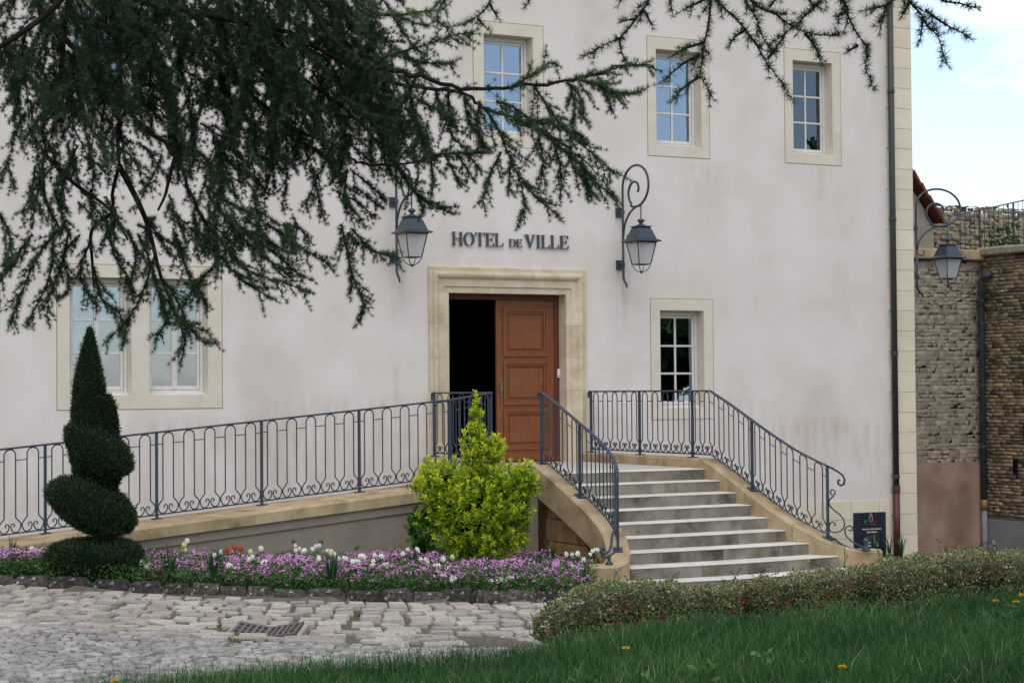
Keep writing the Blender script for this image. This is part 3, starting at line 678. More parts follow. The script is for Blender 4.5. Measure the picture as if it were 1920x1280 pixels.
# quoins and plinth
z = ZB; k = 0
while z < ZT:
    zz = min(z+.349, ZT); wl = .385 if k % 2 else .56
    MB().cbox(XR-wl, XR+.012, -.012, .30, z+.003, zz-.003, .004).build('quoin_stone', QUOIN, HALL); z += .349; k += 1
MB().box(XR-.40, XR+.004, -.004, .28, ZB, ZT).build('quoin_joint', JOINT, HALL)
zr = [-.933, -1.255, -1.575, -1.9, -2.3]
for r_ in range(4):
    x = 1.2-.3*(r_ % 2)
    while x < XR-.58:
        xe = min(x+.61, XR-.565)
        MB().cbox(x+.003, xe-.003, -.014, .05, zr[r_+1]+.003, zr[r_]-.003, .004).build('plinth_stone', QUOIN, HALL); x += .61
MB().box(1.2, XR-.58, -.005, .02, -2.3, -.935).build('plinth_joint', JOINT, HALL)
# facade drainpipe
DP = empty('drainpipe', (7.0, -.09, -1.8)); tag(DP, 'dark green-black drainpipe with red-brown foot on the town hall corner', 'drainpipe')
MB().tube([(7.0, -.085, -.72), (7.0, -.085, 9.2)], .052, 14).build('pipe', PIPE, DP, smooth=True)
MB().tube([(7.0, -.085, -2.0), (7.0, -.085, -.78)], .058, 14).build('pipe_foot', PIPER, DP, smooth=True)
MB().lathe([(.0, -.06), (.066, -.06), (.07, 0), (.066, .06), (.0, .06)], (7.0, -.085, -.76), 14).build('foot_collar', PIPER, DP)
for zz in (-.55, 1.55, 3.85, 6.05, 8.2):
    MB().lathe([(.0, -.035), (.060, -.035), (.064, 0), (.060, .035), (0, .035)], (7.0, -.085, zz), 14).build('collar', PIPE, DP)
    MB().box(6.985, 7.015, -.04, .0, zz-.012, zz+.012).build('bracket', PIPE, DP)

# lettering -------------------------------------------------------
def glyph(ch):
    """outlines (first outer, others holes), cap height 1, serif capitals; returns (loops, width)"""
    t, h, s, q = .15, .052, .07, .035     # stem, hairline, serif reach, serif height
    def arc(cx_, cz_, rx, rz, a0, a1, n=24): return [(cx_+rx*math.cos(a0+(a1-a0)*i/n), cz_+rz*math.sin(a0+(a1-a0)*i/n)) for i in range(n+1)]
    if ch == 'I':
        w = t+2*s; return [[(0, 0), (w, 0), (w, q), (w-s, q+.015), (w-s, 1-q-.015), (w, 1-q), (w, 1), (0, 1), (0, 1-q), (s, 1-q-.015), (s, q+.015), (0, q)]], w
    if ch == 'H':
        w = .80; a, b = s, s+t; c, d = w-s-t, w-s; zc_, k = .52, h/2+.005
        L = [(0, 0), (b+s, 0), (b+s, q), (b, q+.015), (b, zc_-k), (c, zc_-k), (c, q+.015), (c-s, q), (c-s, 0), (w, 0), (w, q), (d, q+.015), (d, 1-q-.015), (w, 1-q), (w, 1), (c-s, 1), (c-s, 1-q), (c, 1-q-.015), (c, zc_+k), (b, zc_+k), (b, 1-q-.015), (b+s, 1-q), (b+s, 1), (0, 1), (0, 1-q), (a, 1-q-.015), (a, q+.015), (0, q)]
        return [L], w
    if ch == 'O':
        w = .80; return [arc(w/2, .5, w/2, .515, 0, 2*math.pi)[:-1], arc(w/2, .5, w/2-.165, .515-h, 0, 2*math.pi)[:-1]], w
    if ch == 'T':
        w = .70; a, b = w/2-t/2, w/2+t/2
        return [[(a-s, 0), (b+s, 0), (b+s, q), (b, q+.015), (b, 1-h), (w-.06, 1-h), (w-.02, .74), (w, .74), (w, 1), (0, 1), (0, .74), (.02, .74), (.06, 1-h), (a, 1-h), (a, q+.015), (a-s, q)]], w
    if ch == 'E':
        w = .64; a, b = s, s+t; m_ = .52
        return [[(0, 0), (w-.01, 0), (w+.02, .27), (w-.01, .27), (w-.09, h+.01), (b, h), (b, m_-h/2), (w-.20, m_-h/2), (w-.18, m_-.13), (w-.14, m_-.13), (w-.14, m_+.13), (w-.18, m_+.13), (w-.20, m_+h/2), (b, m_+h/2), (b, 1-h), (w-.10, 1-h), (w-.05, .76), (w-.02, .76), (w-.02, 1), (0, 1), (0, 1-q), (a, 1-q-.015), (a, q+.015), (0, q)]], w
    if ch == 'L':
        w = .62; a, b = s, s+t
        return [[(0, 0), (w-.02, 0), (w+.02, .30), (w-.01, .30), (w-.10, h+.01), (b, h), (b, 1-q-.015), (b+s, 1-q), (b+s, 1), (0, 1), (0, 1-q), (a, 1-q-.015), (a, q+.015), (0, q)]], w
    if ch == 'V':
        w = .82; c = w/2+.01
        return [[(c-.03, 0), (c+.03, 0), (w-.09, 1-q-.015), (w, 1-q), (w, 1), (w-.27, 1), (w-.27, 1-q), (w-.16, 1-q-.015), (c+.035, .28), (.30, 1-q-.015), (.36, 1-q), (.36, 1), (0, 1), (0, 1-q), (.10, 1-q-.015)]], w
    if ch == 'D':
        w = .80; a, b = s, s+t
        out = [(0, 0), (.36, 0)]+arc(.36, .5, w-.36, .5, -math.pi/2, math.pi/2)[1:-1]+[(.36, 1), (0, 1), (0, 1-q), (a, 1-q-.015), (a, q+.015), (0, q)]
        inn = [(b, h), (.36, h)]+arc(.36, .5, w-.36-.165, .5-h, -math.pi/2, math.pi/2)[1:-1]+[(.36, 1-h), (b, 1-h)]
        return [out, inn], w
def curve_mesh(loops, ext, name):
    c = bpy.data.curves.new(name, 'CURVE'); c.dimensions = '2D'; c.fill_mode = 'BOTH'; c.extrude = ext
    for lp in loops:
        sp = c.splines.new('POLY'); sp.points.add(len(lp)-1); sp.use_cyclic_u = True
        for i, p in enumerate(lp): sp.points[i].co = (p[0], p[1], 0, 1)
    o = bpy.data.objects.new(name, c); me = bpy.data.meshes.new_from_object(o); bpy.data.objects.remove(o); bpy.data.curves.remove(c); me.name = name; return me
SIGN = empty('wall_lettering', (-.4, -.03, 3.17)); tag(SIGN, 'dark metal serif letters HOTEL DE VILLE above the door', 'lettering')
def lay(word, xa, xb, hgt, zb):
    ws = [glyph(c)[1] for c in word]; gap = .055 if hgt > .17 else .05
    tot = sum(ws)+gap*(len(word)-1); k = (xb-xa)/tot; x = xa
    for c, wd in zip(word, ws):
        lp, _ = glyph(c); me = curve_mesh([[(p[0]*k, p[1]*hgt) for p in l] for l in lp], .011, 'letter_'+c)
        me.transform(Matrix.Translation((x, -.026, zb)) @ Matrix.Rotation(R(90), 4, 'X')); me.transform(inv_world(SIGN))
        link('letter', me, LETTER, SIGN); x += (wd+gap)*k
lay('HOTEL', -1.395, -.52, .205, 3.178); lay('DE', -.418, -.195, .125, 3.178); lay('VILLE', -.155, .63, .205, 3.172)

# wall lanterns ------------------------------------------------------
def lantern(origin, dirx, label, reach=1.0):
    """local frame: u out from the wall, w sideways, z up, origin at the lower wall plate"""
    Lr = empty('wall_lantern', origin); tag(Lr, label, 'lantern', 'wall lanterns of the town hall')
    ux, uy = dirx
    def P(u, z, w_=0):
        u = u if u < .14 else .14+(u-.14)*reach
        return Vector((origin[0]+ux*u-uy*w_, origin[1]+uy*u+ux*w_, origin[2]+z))
    def Q(pts): return [P(*q) for q in pts]
    B = .13
    loop = [(B, .46)]+[(B, .46+.1*i) for i in range(1, 7)]
    cu, cz_, ru, rz_ = B+.385, 1.205, .385, .325
    for i in range(0, 31):
        a = math.pi-math.pi*1.62*i/30; loop.append((cu+ru*math.cos(a), cz_+rz_*math.sin(a)))
    # inner scroll turning up from the loop's foot
    c2u, c2z = cu+.02, cz_-.09
    for i in range(1, 30):
        a = -math.pi*.62-math.pi*1.5*i/29; k = 1-.72*i/29
        loop.append((c2u-.02+.25*k*math.cos(a)+.00, c2z+.02+.235*k*math.sin(a)))
    MB().tube(Q(loop), .019, 8).build('scroll_bracket', IRON, Lr, smooth=True)
    bar = [(B+.10, -.37), (B+.09, -.32), (B+.03, -.26), (B, -.20), (B, -.1), (B, .46)]
    MB().tube(Q(bar), [.014, .018, .02, .021, .021, .021], 8).build('wall_bar', IRON, Lr, smooth=True)
    strut = [(B+.015+.50*(1-math.cos(t)), .44+.45*math.sin(t)) for t in np.linspace(0, math.pi*.44, 12)]
    strut = strut+[(B+.54, .885)]
    MB().tube(Q(strut), .017, 8).build('strut', IRON, Lr, smooth=True)
    curl = [(B+.015, .47), (B+.02, .40), (B+.05, .36), (B+.10, .355), (B+.13, .39), (B+.13, .46)]
    MB().tube(Q(curl), .012, 6).build('hook', IRON, Lr, smooth=True)
    for z_ in (0, .83):
        m = MB(); 
        m.add([P(u, z_+z2, w_) for u in (.0, .03) for w_ in (-.06, .06) for z2 in (-.075, .075)], [(0, 1, 3, 2), (4, 6, 7, 5), (0, 4, 5, 1), (2, 3, 7, 6), (0, 2, 6, 4), (1, 5, 7, 3)])
        m.tube([P(.02, z_), P(B+.02, z_)], .017, 8); m.tube([P(B, z_-.03), P(B, z_+.03)], .029, 10)
        m.build('wall_plate', IRON, Lr)
    U = B+.54; MB().tube([P(U, .89), P(U, .66)], .010, 6).build('hanging_rod', IRON, Lr)
    c = P(U, 0); c = (c.x, c.y, c.z); q4 = math.pi/4; s2 = math.sqrt(2)
    m = MB(); m.lathe([(0, .685), (.03, .68), (.058, .66), (.062, .645), (.03, .62), (.03, .60), (.07, .585), (.10, .56), (.10, .545)], c, 16)
    m.lathe([(.115*s2, .548), (.125*s2, .552), (.125*s2, .562), (.115*s2, .566)], c, 4, q4)
    m.build('finial', IRON2, Lr, smooth=False)
    m = MB(); m.lathe([(.10*s2, .55), (.125*s2, .50), (.175*s2, .365), (.225*s2, .338), (.235*s2, .328), (.225*s2, .318), (.19*s2, .318), (.17*s2, .30)], c, 4, q4)
    m.build('lantern_roof', IRON2, Lr)
    top, bot, zt, zb_ = .168, .103, .303, -.03
    cor = [(-1, -1), (1, -1), (1, 1), (-1, 1)]
    for k in range(4):
        a, b = cor[k], cor[(k+1) % 4]
        p = [(c[0]+a[0]*bot*.95, c[1]+a[1]*bot*.95, c[2]+zb_), (c[0]+b[0]*bot*.95, c[1]+b[1]*bot*.95, c[2]+zb_), (c[0]+b[0]*top*.97, c[1]+b[1]*top*.97, c[2]+zt), (c[0]+a[0]*top*.97, c[1]+a[1]*top*.97, c[2]+zt)]
        MB().add(p, [(0, 1, 2, 3)]).build('glass_pane', FROST, Lr)
        MB().tube([(c[0]+a[0]*bot, c[1]+a[1]*bot, c[2]+zb_-.01), (c[0]+a[0]*top, c[1]+a[1]*top, c[2]+zt+.01)], .0095, 6).build('corner_bar', IRON2, Lr)
        MB().tube([(c[0]+a[0]*bot, c[1]+a[1]*bot, c[2]+zb_), (c[0]+b[0]*bot, c[1]+b[1]*bot, c[2]+zb_)], .009, 6).build('lower_bar', IRON2, Lr)
        MB().tube([(c[0]+a[0]*bot*1.05, c[1]+a[1]*bot*1.05, c[2]+zb_-.03), (c[0]+a[0]*bot*.9, c[1]+a[1]*bot*.9, c[2]+zb_-.03), (c[0]+a[0]*bot*.72, c[1]+a[1]*bot*.72, c[2]+zb_-.075), (c[0]+a[0]*bot*.35, c[1]+a[1]*bot*.35, c[2]+zb_-.11), (c[0], c[1], c[2]+zb_-.115)], .007, 6).build('foot_scroll', IRON2, Lr)
    MB().lathe([(0, -.175), (.014, -.17), (.022, -.155), (.014, -.14), (.02, -.13), (0, -.125)], c, 10).build('drop', IRON2, Lr)
    MB().lathe([(0, .0), (.02, .0), (.022, .18), (.03, .20), (.03, .29), (0, .29)], c, 8).build('lamp_tube', WHITEP, Lr)
lantern((-2.36, 0, 2.96), (0, -1), 'blue-grey wall lantern left of the door, half hidden by cedar branches')
lantern((1.565, 0, 2.945), (0, -1), 'blue-grey scrolled wall lantern right of the door lettering')
lantern((XR+.014, .075, 2.90), (1, 0), 'blue-grey scrolled lantern jutting from the corner of the town hall', 1.30)

# ------------------------------------------------------------------ stairs, landing, ramp
CXS = -.4075
def mir(x): return 2*CXS-x
ST = empty('stone_staircase', (-.41, -4.6, -1.5)); tag(ST, 'pale stone staircase with nine broad steps and ochre side walls', 'staircase')
SY = [-3.52, -3.89, -4.28, -4.63, -5.0, -5.35, -5.71, -6.10, -6.45]; BOW = [0, 0, 0, .01, .02, .04, .06, .10, .14]
SXR = [.86, .86, .855, .85, .85, .90, .985, 1.14, 1.32]
def step_edge(i, n=17):
    xr = SXR[i]+.02; xl = mir(SXR[i])-.02; out = []
    for k in range(n):
        u = -1+2*k/(n-1); out.append(((xl+xr)/2+u*(xr-xl)/2, SY[i]-BOW[i]*(1-u*u)+BOW[i]*.5))
    return out
for i in range(9):
    z1_ = -.135-.15*i; e = step_edge(i); nb = -3.10 if i == 0 else SY[i-1]+.25
    rec = .008
    # riser block, split in stones
    cuts = [0, 5, 11, 16] if i % 2 else [0, 3, 8, 13, 16]
    for a, b in zip(cuts[:-1], cuts[1:]):
        seg = e[a:b+1]; pts = [(x, y+rec) for x, y in seg]; pts[0] = (pts[0][0]+.0015, pts[0][1]); pts[-1] = (pts[-1][0]-.0015, pts[-1][1])
        poly = pts+[(pts[-1][0], nb), (pts[0][0], nb)]
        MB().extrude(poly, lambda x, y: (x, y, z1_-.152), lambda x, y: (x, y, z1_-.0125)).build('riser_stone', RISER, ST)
        pts = [(x, y) for x, y in seg]; pts[0] = (pts[0][0]+.001, pts[0][1]); pts[-1] = (pts[-1][0]-.001, pts[-1][1])
        rr_ = [[(x, y+.006, z1_-.0122) for x, y in pts]+[(pts[-1][0], nb, z1_-.0122), (pts[0][0], nb, z1_-.0122)],
               [(x, y, z1_-.0105) for x, y in pts]+[(pts[-1][0], nb, z1_-.0105), (pts[0][0], nb, z1_-.0105)],
               [(x, y, z1_-.004) for x, y in pts]+[(pts[-1][0], nb, z1_-.004), (pts[0][0], nb, z1_-.004)],
               [(x, y+.004, z1_) for x, y in pts]+[(pts[-1][0], nb, z1_), (pts[0][0], nb, z1_)]]
        MB().loft(rr_).build('tread', STEPM, ST)
MB().box(-1.62, .80, -3.15, -.02, -1.6, -.14).build('landing_core', RAMPW, ST)
for k in range(4):
    MB().cbox(-1.765+.0, .815, -.78*(k+1)+.002 if k < 3 else -3.105, -.78*k-.004, -.1395, -.1352+.0006*k, .002).build('landing_slab', LANDM, ST)
def smooth_path(P, n=8):
    P = [np.array(p, float) for p in P]; P = [2*P[0]-P[1]]+P+[2*P[-1]-P[-2]]; out = []
    for i in range(1, len(P)-2):
        for k in range(n):
            t = k/n; a, b, c, d = P[i-1:i+3]
            out.append(.5*((2*b)+(c-a)*t+(2*a-5*b+4*c-d)*t*t+(-a+3*b-3*c+d)*t**3))
    out.append(P[-2]); return out
STR = [(.945, -3.46, 0), (.945, -3.95, -.185), (.945, -4.46, -.396), (.955, -4.95, -.60), (1.02, -5.40, -.80), (1.19, -5.80, -.985), (1.33, -6.00, -1.07), (1.46, -6.10, -1.115), (1.56, -6.13, -1.125)]
SPR = smooth_path(STR, 7); SPL = [np.array((mir(p[0]), p[1], p[2])) for p in SPR]
def string_wall(path, side, depth_fn, name, mat, w=.29, top=0, inset=0):
    rings = []
    for i, p in enumerate(path):
        t = path[min(i+1, len(path)-1)]-path[max(i-1, 0)]; n_ = np.array([t[1], -t[0], 0]); n_ = n_/np.linalg.norm(n_)
        h = w/2-inset; a, b = p+n_*h, p-n_*h; d = depth_fn(p)
        z_ = p[2]+top
        rings.append([(a[0], a[1], d), (a[0], a[1], z_-.02), (a[0]-n_[0]*.02, a[1]-n_[1]*.02, z_), (b[0]+n_[0]*.02, b[1]+n_[1]*.02, z_), (b[0], b[1], z_-.02), (b[0], b[1], d)])
    return MB().loft(rings).build(name, mat, ST)
def chop(path, k):
    idx = [int(round(j*(len(path)-1)/k)) for j in range(k+1)]; out = []
    for a, b in zip(idx[:-1], idx[1:]):
        q = [p.copy() for p in path[a:b+1]]; d = q[1]-q[0]; q[0] = q[0]+d/np.linalg.norm(d)*.0015; d = q[-1]-q[-2]; q[-1] = q[-1]-d/np.linalg.norm(d)*.0015; out.append(q)
    return out
for q in chop(SPR, 4): string_wall(q, 1, lambda p: max(p[2]-.75, -1.75), 'side_wall_stone', CAPST)
for q in chop(SPL, 4): string_wall(q, -1, lambda p: max(p[2]-.40, -1.75), 'side_wall_stone', CAPST)
for side, path in ((1, SPR), (-1, SPL)):    # round newel ends
    p = path[-1]; 
    MB().lathe([(0, -.6), (.215, -.6), (.215, -.02), (.195, .004), (0, .004)], (p[0]+side*.03, p[1]+.06, p[2]), 28).build('newel_end', CAPST, ST, smooth=False)
# recessed rusty stones below the left side wall
for k in range(4):
    for j in range(5):
        ya, yb = -3.66-j*.52+.26*(k % 2), -3.66-(j+1)*.52+.26*(k % 2); za, zb_ = -.42-k*.30, -.42-(k+1)*.30
        ya = min(ya, -3.60)
        if yb < -5.1: continue
        if za > -.417*(-yb-3.46)-.06: continue
        MB().cbox(-1.80, -1.66, yb+.004, ya-.004, zb_+.004, za-.004, .008).build('side_wall_block', RUSTW, ST)
MB().add([(-1.70, -3.15, -1.7), (-1.70, -5.3, -1.7), (-1.70, -5.3, -1.0), (-1.70, -3.15, -.16), (-1.64, -3.15, -1.7), (-1.64, -5.3, -1.7), (-1.64, -5.3, -1.0), (-1.64, -3.15, -.16)], [(0, 1, 2, 3), (4, 5, 6, 7), (0, 1, 5, 4), (1, 2, 6, 5), (2, 3, 7, 6), (3, 0, 4, 7)]).build('side_wall_core', RUSTW, ST)
# landing kerbs
for k in range(3):
    ya, yb = -.03-k*1.143, -.03-(k+1)*1.143
    MB().cbox(.80, 1.09, yb+.002, ya-.002, -1.6, 0, .015).build('landing_kerb', CAPST, ST)
MB().cbox(-1.905, -1.615, -2.12, -.03, -1.6, 0, .015).build('landing_kerb', CAPST, ST)

# ramp
RP = empty('access_ramp', (-5.5, -3.2, -1.2)); tag(RP, 'long sloping ramp with grey rendered wall under an ochre stone coping', 'ramp')
def rz_(x): return -.453+.0885*(x+5.52)
def slab(m, xa, xb, y0, y1, dz0, dz1, c=0):
    return m.add([(xa, y0, rz_(xa)+dz0), (xb, y0, rz_(xb)+dz0), (xb, y1, rz_(xb)+dz0), (xa, y1, rz_(xa)+dz0), (xa, y0, rz_(xa)+dz1), (xb, y0, rz_(xb)+dz1), (xb, y1, rz_(xb)+dz1), (xa, y1, rz_(xa)+dz1)],
                 [(0, 3, 2, 1), (4, 5, 6, 7), (0, 1, 5, 4), (1, 2, 6, 5), (2, 3, 7, 6), (3, 0, 4, 7)])
XE = -1.90
x = -14.0
while x < XE-.01:
    xe = min(x+1.35, XE)
    m = MB(); pr = [(-3.64, -.152), (-3.64, -.028), (-3.628, -.012), (-3.61, 0), (-2.70, 0), (-2.70, -.152)]
    m.extrude(pr, lambda y, d: (x+.0015, y, rz_(x)+d), lambda y, d: (xe-.0015, y, rz_(xe)+d)); m.build('coping_stone', CAPST, RP); x = xe
m = MB(); m.extrude([(-3.58, -3), (-3.58, -.153), (-2.74, -.153), (-2.74, -3)], lambda y, d: (-14, y, rz_(-14)+d if d > -1 else -2.4), lambda y, d: (XE+.0, y, rz_(XE)+d if d > -1 else -2.4)); m.build('ramp_wall', RAMPW, RP)
m = MB(); slab(m, -14, XE-.004, -3.603, -3.58, -.27, -.155); m.build('render_band', RAMPW, RP)

# ------------------------------------------------------------------ railings
def scroll_half(sg, w, U):
    """lower half of a baluster bar, (dt,h) from the upright's foot to the scroll eye"""
    h0 = .185; k = U/.272
    pts = [(.068, h0+.05), (.068, h0), (.085, h0-.02), (.115, h0-.055), (.129, .105), (.127, .07), (.110, .03), (.082, .010), (.052, .012), (.026, .034), (.012, .065), (.010, .092), (.022, .112), (.042, .114), (.055, .100), (.053, .083), (.042, .078)]
    return [(sg*p[0]*k, p[1]) for p in pts]
def baluster(Pf, c, H, U):
    k = U/.272; hw = .068*k; L_ = scroll_half(-1, hw, U); R2 = scroll_half(1, hw, U)
    top = [(hw*math.cos(a), H-.012-hw+hw*math.sin(a)) for a in np.linspace(0, math.pi, 11)]
    pts = R2[::-1]+[(hw, H*.5)]+top+[(-hw, H*.5)]+L_
    return [Pf(c+dt, h) for dt, h in pts]
class Rail:
    def __init__(s, name, label, path, H, gap=.055):
        """path: base points (x,y,z of the surface the rail stands on)"""
        s.path = [np.array(p, float) for p in path]; s.H = H; s.gap = gap
        d = [0]
        for a, b in zip(s.path[:-1], s.path[1:]): d.append(d[-1]+math.hypot(*(b-a)[:2]))
        s.d = np.array(d); s.len = d[-1]; s.A = np.array(s.path)
        s.root = empty(name, tuple(s.path[len(s.path)//2])); tag(s.root, label, 'railing')
    def base(s, t): 
        if t < 0 or t > s.len:
            a, b = (0, 1) if t < 0 else (-2, -1); q = s.A[b]-s.A[a]; l = math.hypot(q[0], q[1]); return s.A[0]+q/l*t if t < 0 else s.A[-1]+q/l*(t-s.len)
        return np.array([np.interp(t, s.d, s.A[:, k]) for k in range(3)])
    def P(s, t, h): 
        q = s.base(t); return Vector((q[0], q[1], q[2]+s.gap+h))
    def line(s, t0, t1, h, step=.1):
        n = max(2, int(abs(t1-t0)/step)+1); ts = sorted(set(np.linspace(t0, t1, n))|{v for v in s.d if t0 < v < t1}); return [s.P(t, h) for t in ts]
    def rails(s, t0, t1):
        m = MB(); 
        L_ = s.line(t0, t1, s.H)
        # handrail: flat-topped bar
        rings = []
        for i, p in enumerate(L_):
            t = L_[min(i+1, len(L_)-1)]-L_[max(i-1, 0)]; n_ = Vector((t.y, -t.x, 0)).normalized()
            rings.append([tuple(p+n_*a+Vector((0, 0, b))) for a, b in ((-.021, -.010), (-.024, .004), (-.014, .014), (.014, .014), (.024, .004), (.021, -.010))])
        m.loft(rings); m.build('handrail', IRON, s.root)
        MB().tube(s.line(t0, t1, 0), .009, 4).build('bottom_rail', IRON, s.root)
    def post(s, t, r_=.016, plate=True, hb=None):
        q = s.base(t); T = s.base(t+.02)-s.base(t-.02); a = math.atan2(T[1], T[0]); m = MB()
        c, d = math.cos(a), math.sin(a)
        def pt(u, v, z): return (q[0]+c*u-d*v, q[1]+d*u+c*v, z)
        V = [pt(u, v, z) for z in (q[2], q[2]+s.gap+s.H-.008) for u, v in ((-r_, -r_), (r_, -r_), (r_, r_), (-r_, r_))]
        o = m.add(V, [(3, 2, 1, 0), (4, 5, 6, 7), (0, 1, 5, 4), (1, 2, 6, 5), (2, 3, 7, 6), (3, 0, 4, 7)]).build('post', IRON, s.root)
        if plate:
            g = .058; me = MB().add([pt(u, v, q[2]+z+T[2]/np.hypot(T[0], T[1])*u) for z in (.0, .014) for u, v in ((-g, -g), (g, -g), (g, g), (-g, g))], [(3, 2, 1, 0), (4, 5, 6, 7), (0, 1, 5, 4), (1, 2, 6, 5), (2, 3, 7, 6), (3, 0, 4, 7)]).mesh('base_plate')
            me.transform(inv_world(s.root)); link('base_plate', me, IRON, o)
    def fill(s, t0, t1, n):
        U = (t1-t0)/n; hw = .068*U/.272
        for k in range(n):
            c = t0+U*(k+.5)
            MB().tube(baluster(s.P, c, s.H, U), .0088, 5).build('baluster', IRON, s.root, smooth=True)
            a, b = c+hw, c+U-hw
            if k == 0: MB().tube([s.P(t0, s.H-.145), s.P(c-hw, s.H-.145)], .006, 4).build('cross_bar', IRON, s.root)
            if k == n-1: b = t1
            MB().tube([s.P(a, s.H-.145), s.P(b, s.H-.145)], .006, 4).build('cross_bar', IRON, s.root)
def ramp_rail():
    xs = [-9.69, -8.29, -6.902, -5.52, -4.167, -2.852]
    path = [(-11.1, -2.86, rz_(-11.1))]+[(x, -2.86, rz_(x)) for x in xs]+[(-1.76, -1.98, .0), (-1.76, -.12, 0)]
    r_ = Rail('ramp_railing', 'long wrought-iron railing with hooped balusters along the sloping ramp', path, 1.0)
    # shorter on the landing
    d = r_.d; 
    orig = r_.P
    def Pn(t, h):
        q = r_.base(t); k = 1.0 if t < d[6] else max(0, 1-(t-d[6])/(d[7]-d[6])); H = .895+.125*k
        return Vector((q[0], q[1], q[2]+r_.gap+h*H/1.0))
    r_.P = Pn
    r_.rails(0, r_.len)
    for k in range(len(d)): 
        H = r_.H; r_.H = (Pn(d[k], 1.0)-Pn(d[k], 0)).z; r_.post(d[k]); r_.H = H
    for a, b in zip(d[:-1], d[1:]): r_.fill(a+.012, b-.012, 5)
    e = Pn(r_.len, 1.0); MB().tube([e, e+Vector((0, .04, .0)), e+Vector((0, .07, -.02)), e+Vector((0, .08, -.05)), e+Vector((0, .06, -.085)), e+Vector((0, .03, -.085)), e+Vector((0, .02, -.06))], .02, 8).build('end_scroll', IRON, r_.root, smooth=True)
ramp_rail()
def stair_rail(path, lead, name, label, side):
    """lead: level part behind the stair head"""
    r_ = Rail(name, label, lead+[tuple(p) for p in path], .895)
    d0 = r_.d[len(lead)-1] if len(lead) > 1 else 0
    # positions of the posts down the stair
    ys = [p[1] for p in path]; dpath = r_.d[len(lead):]
    t_mid = float(np.interp(4.46, [-y for y in ys], dpath)); t_end = float(np.interp(5.80, [-y for y in ys], dpath))
    return r_, t_mid, t_end
cut = [p for p in SPR if p[1] > -5.83]; cutL = [p for p in SPL if p[1] > -5.83]
lead = [(.945, -.14, 0), (.945, -1.57, 0), (.945, -3.0, 0)]
RR, tm, te = stair_rail(SPR, lead, 'stair_railing', 'wrought-iron railing on the right of the landing, running down beside the sign', 1)
RR.rails(0, te)
for t in (0, RR.d[1], RR.d[2], tm, te): RR.post(t)
RR.fill(.012, RR.d[1]-.012, 5); RR.fill(RR.d[1]+.012, RR.d[2]-.012, 5); RR.fill(RR.d[2]+.012, tm-.012, 6); RR.fill(tm+.012, te-.012, 6)
RL, tml, tel = stair_rail(SPL, [(-1.76, -3.44, 0)], 'stair_railing', 'wrought-iron railing on the left of the staircase, curving down behind the golden shrub', -1)
RL.rails(0, tel)
for t in (0, tml, tel): RL.post(t)
RL.fill(.012, tml-.012, 4); RL.fill(tml+.012, tel-.012, 6)
# scrolls at the rail ends
for RX, back in ((RR, (0, 1)), (RL, (0, 1))):
    e = RX.P(0, RX.H); bx_, by_ = back
    MB().tube([e+Vector((bx_*u, by_*u, z)) for u, z in ((0, 0), (.04, 0), (.07, -.02), (.08, -.05), (.06, -.085), (.03, -.085), (.02, -.06))], .018, 8).build('end_scroll', IRON, RX.root, smooth=True)
def foot_scrolls(RX, t_e):
    """volute of the handrail and the console of scrolls below the last post"""
    def Pp(u, h): return RX.P(t_e+u, h)
    e = RX.P(t_e, RX.H); q = RX.base(t_e+.1)-RX.base(t_e-.1); q = Vector((q[0], q[1], 0)).normalized()
    sl = (RX.base(t_e)[2]-RX.base(t_e-.2)[2])/.2
    pts = [(0, 0), (.08, sl*.08), (.16, sl*.16-.01), (.22, -.12), (.245, -.18), (.23, -.235), (.185, -.25), (.15, -.225), (.15, -.19), (.175, -.175)]
    MB().tube([e+q*u+Vector((0, 0, z)) for u, z in pts], .015, 8).build('end_scroll', IRON, RX.root, smooth=True)
    b = RX.P(t_e, 0)
    def S(pts, r_=.010): MB().tube([b+q*u+Vector((0, 0, z)) for u, z in pts], r_, 6).build('console_scroll', IRON, RX.root, smooth=True)
    S([(.07, .52), (.05, .53), (.04, .56), (.06, .59), (.10, .58), (.11, .55), (.08, .50), (.04, .47), (.015, .43), (.03, .38), (.09, .32), (.17, .27), (.22, .21), (.235, .15), (.22, .09), (.17, .05), (.09, .03), (.03, .05), (.015, .10), (.03, .15), (.07, .17), (.10, .15), (.095, .12)])
    S([(.29, .08), (.31, .06), (.34, .07), (.345, .11), (.31, .13), (.26, .11), (.235, .06), (.25, .0), (.31, -.06), (.40, -.11), (.52, -.15), (.56, -.16)])
    S([(.09, -.09), (.07, -.11), (.09, -.14), (.13, -.13), (.14, -.08), (.10, -.04), (.05, -.05), (.02, -.09)], .008)
    S([(.0, 0), (.1, -.06), (.22, -.13), (.34, -.17), (.48, -.185), (.58, -.185)], .013)
    p = RX.base(min(t_e+.50, RX.len)); MB().lathe([(0, 0), (.055, 0), (.05, .03), (.03, .05), (.025, .10), (.04, .12), (.02, .16), (0, .17)], tuple(p), 10).build('foot_stud', IRON, RX.root)
foot_scrolls(RR, te)
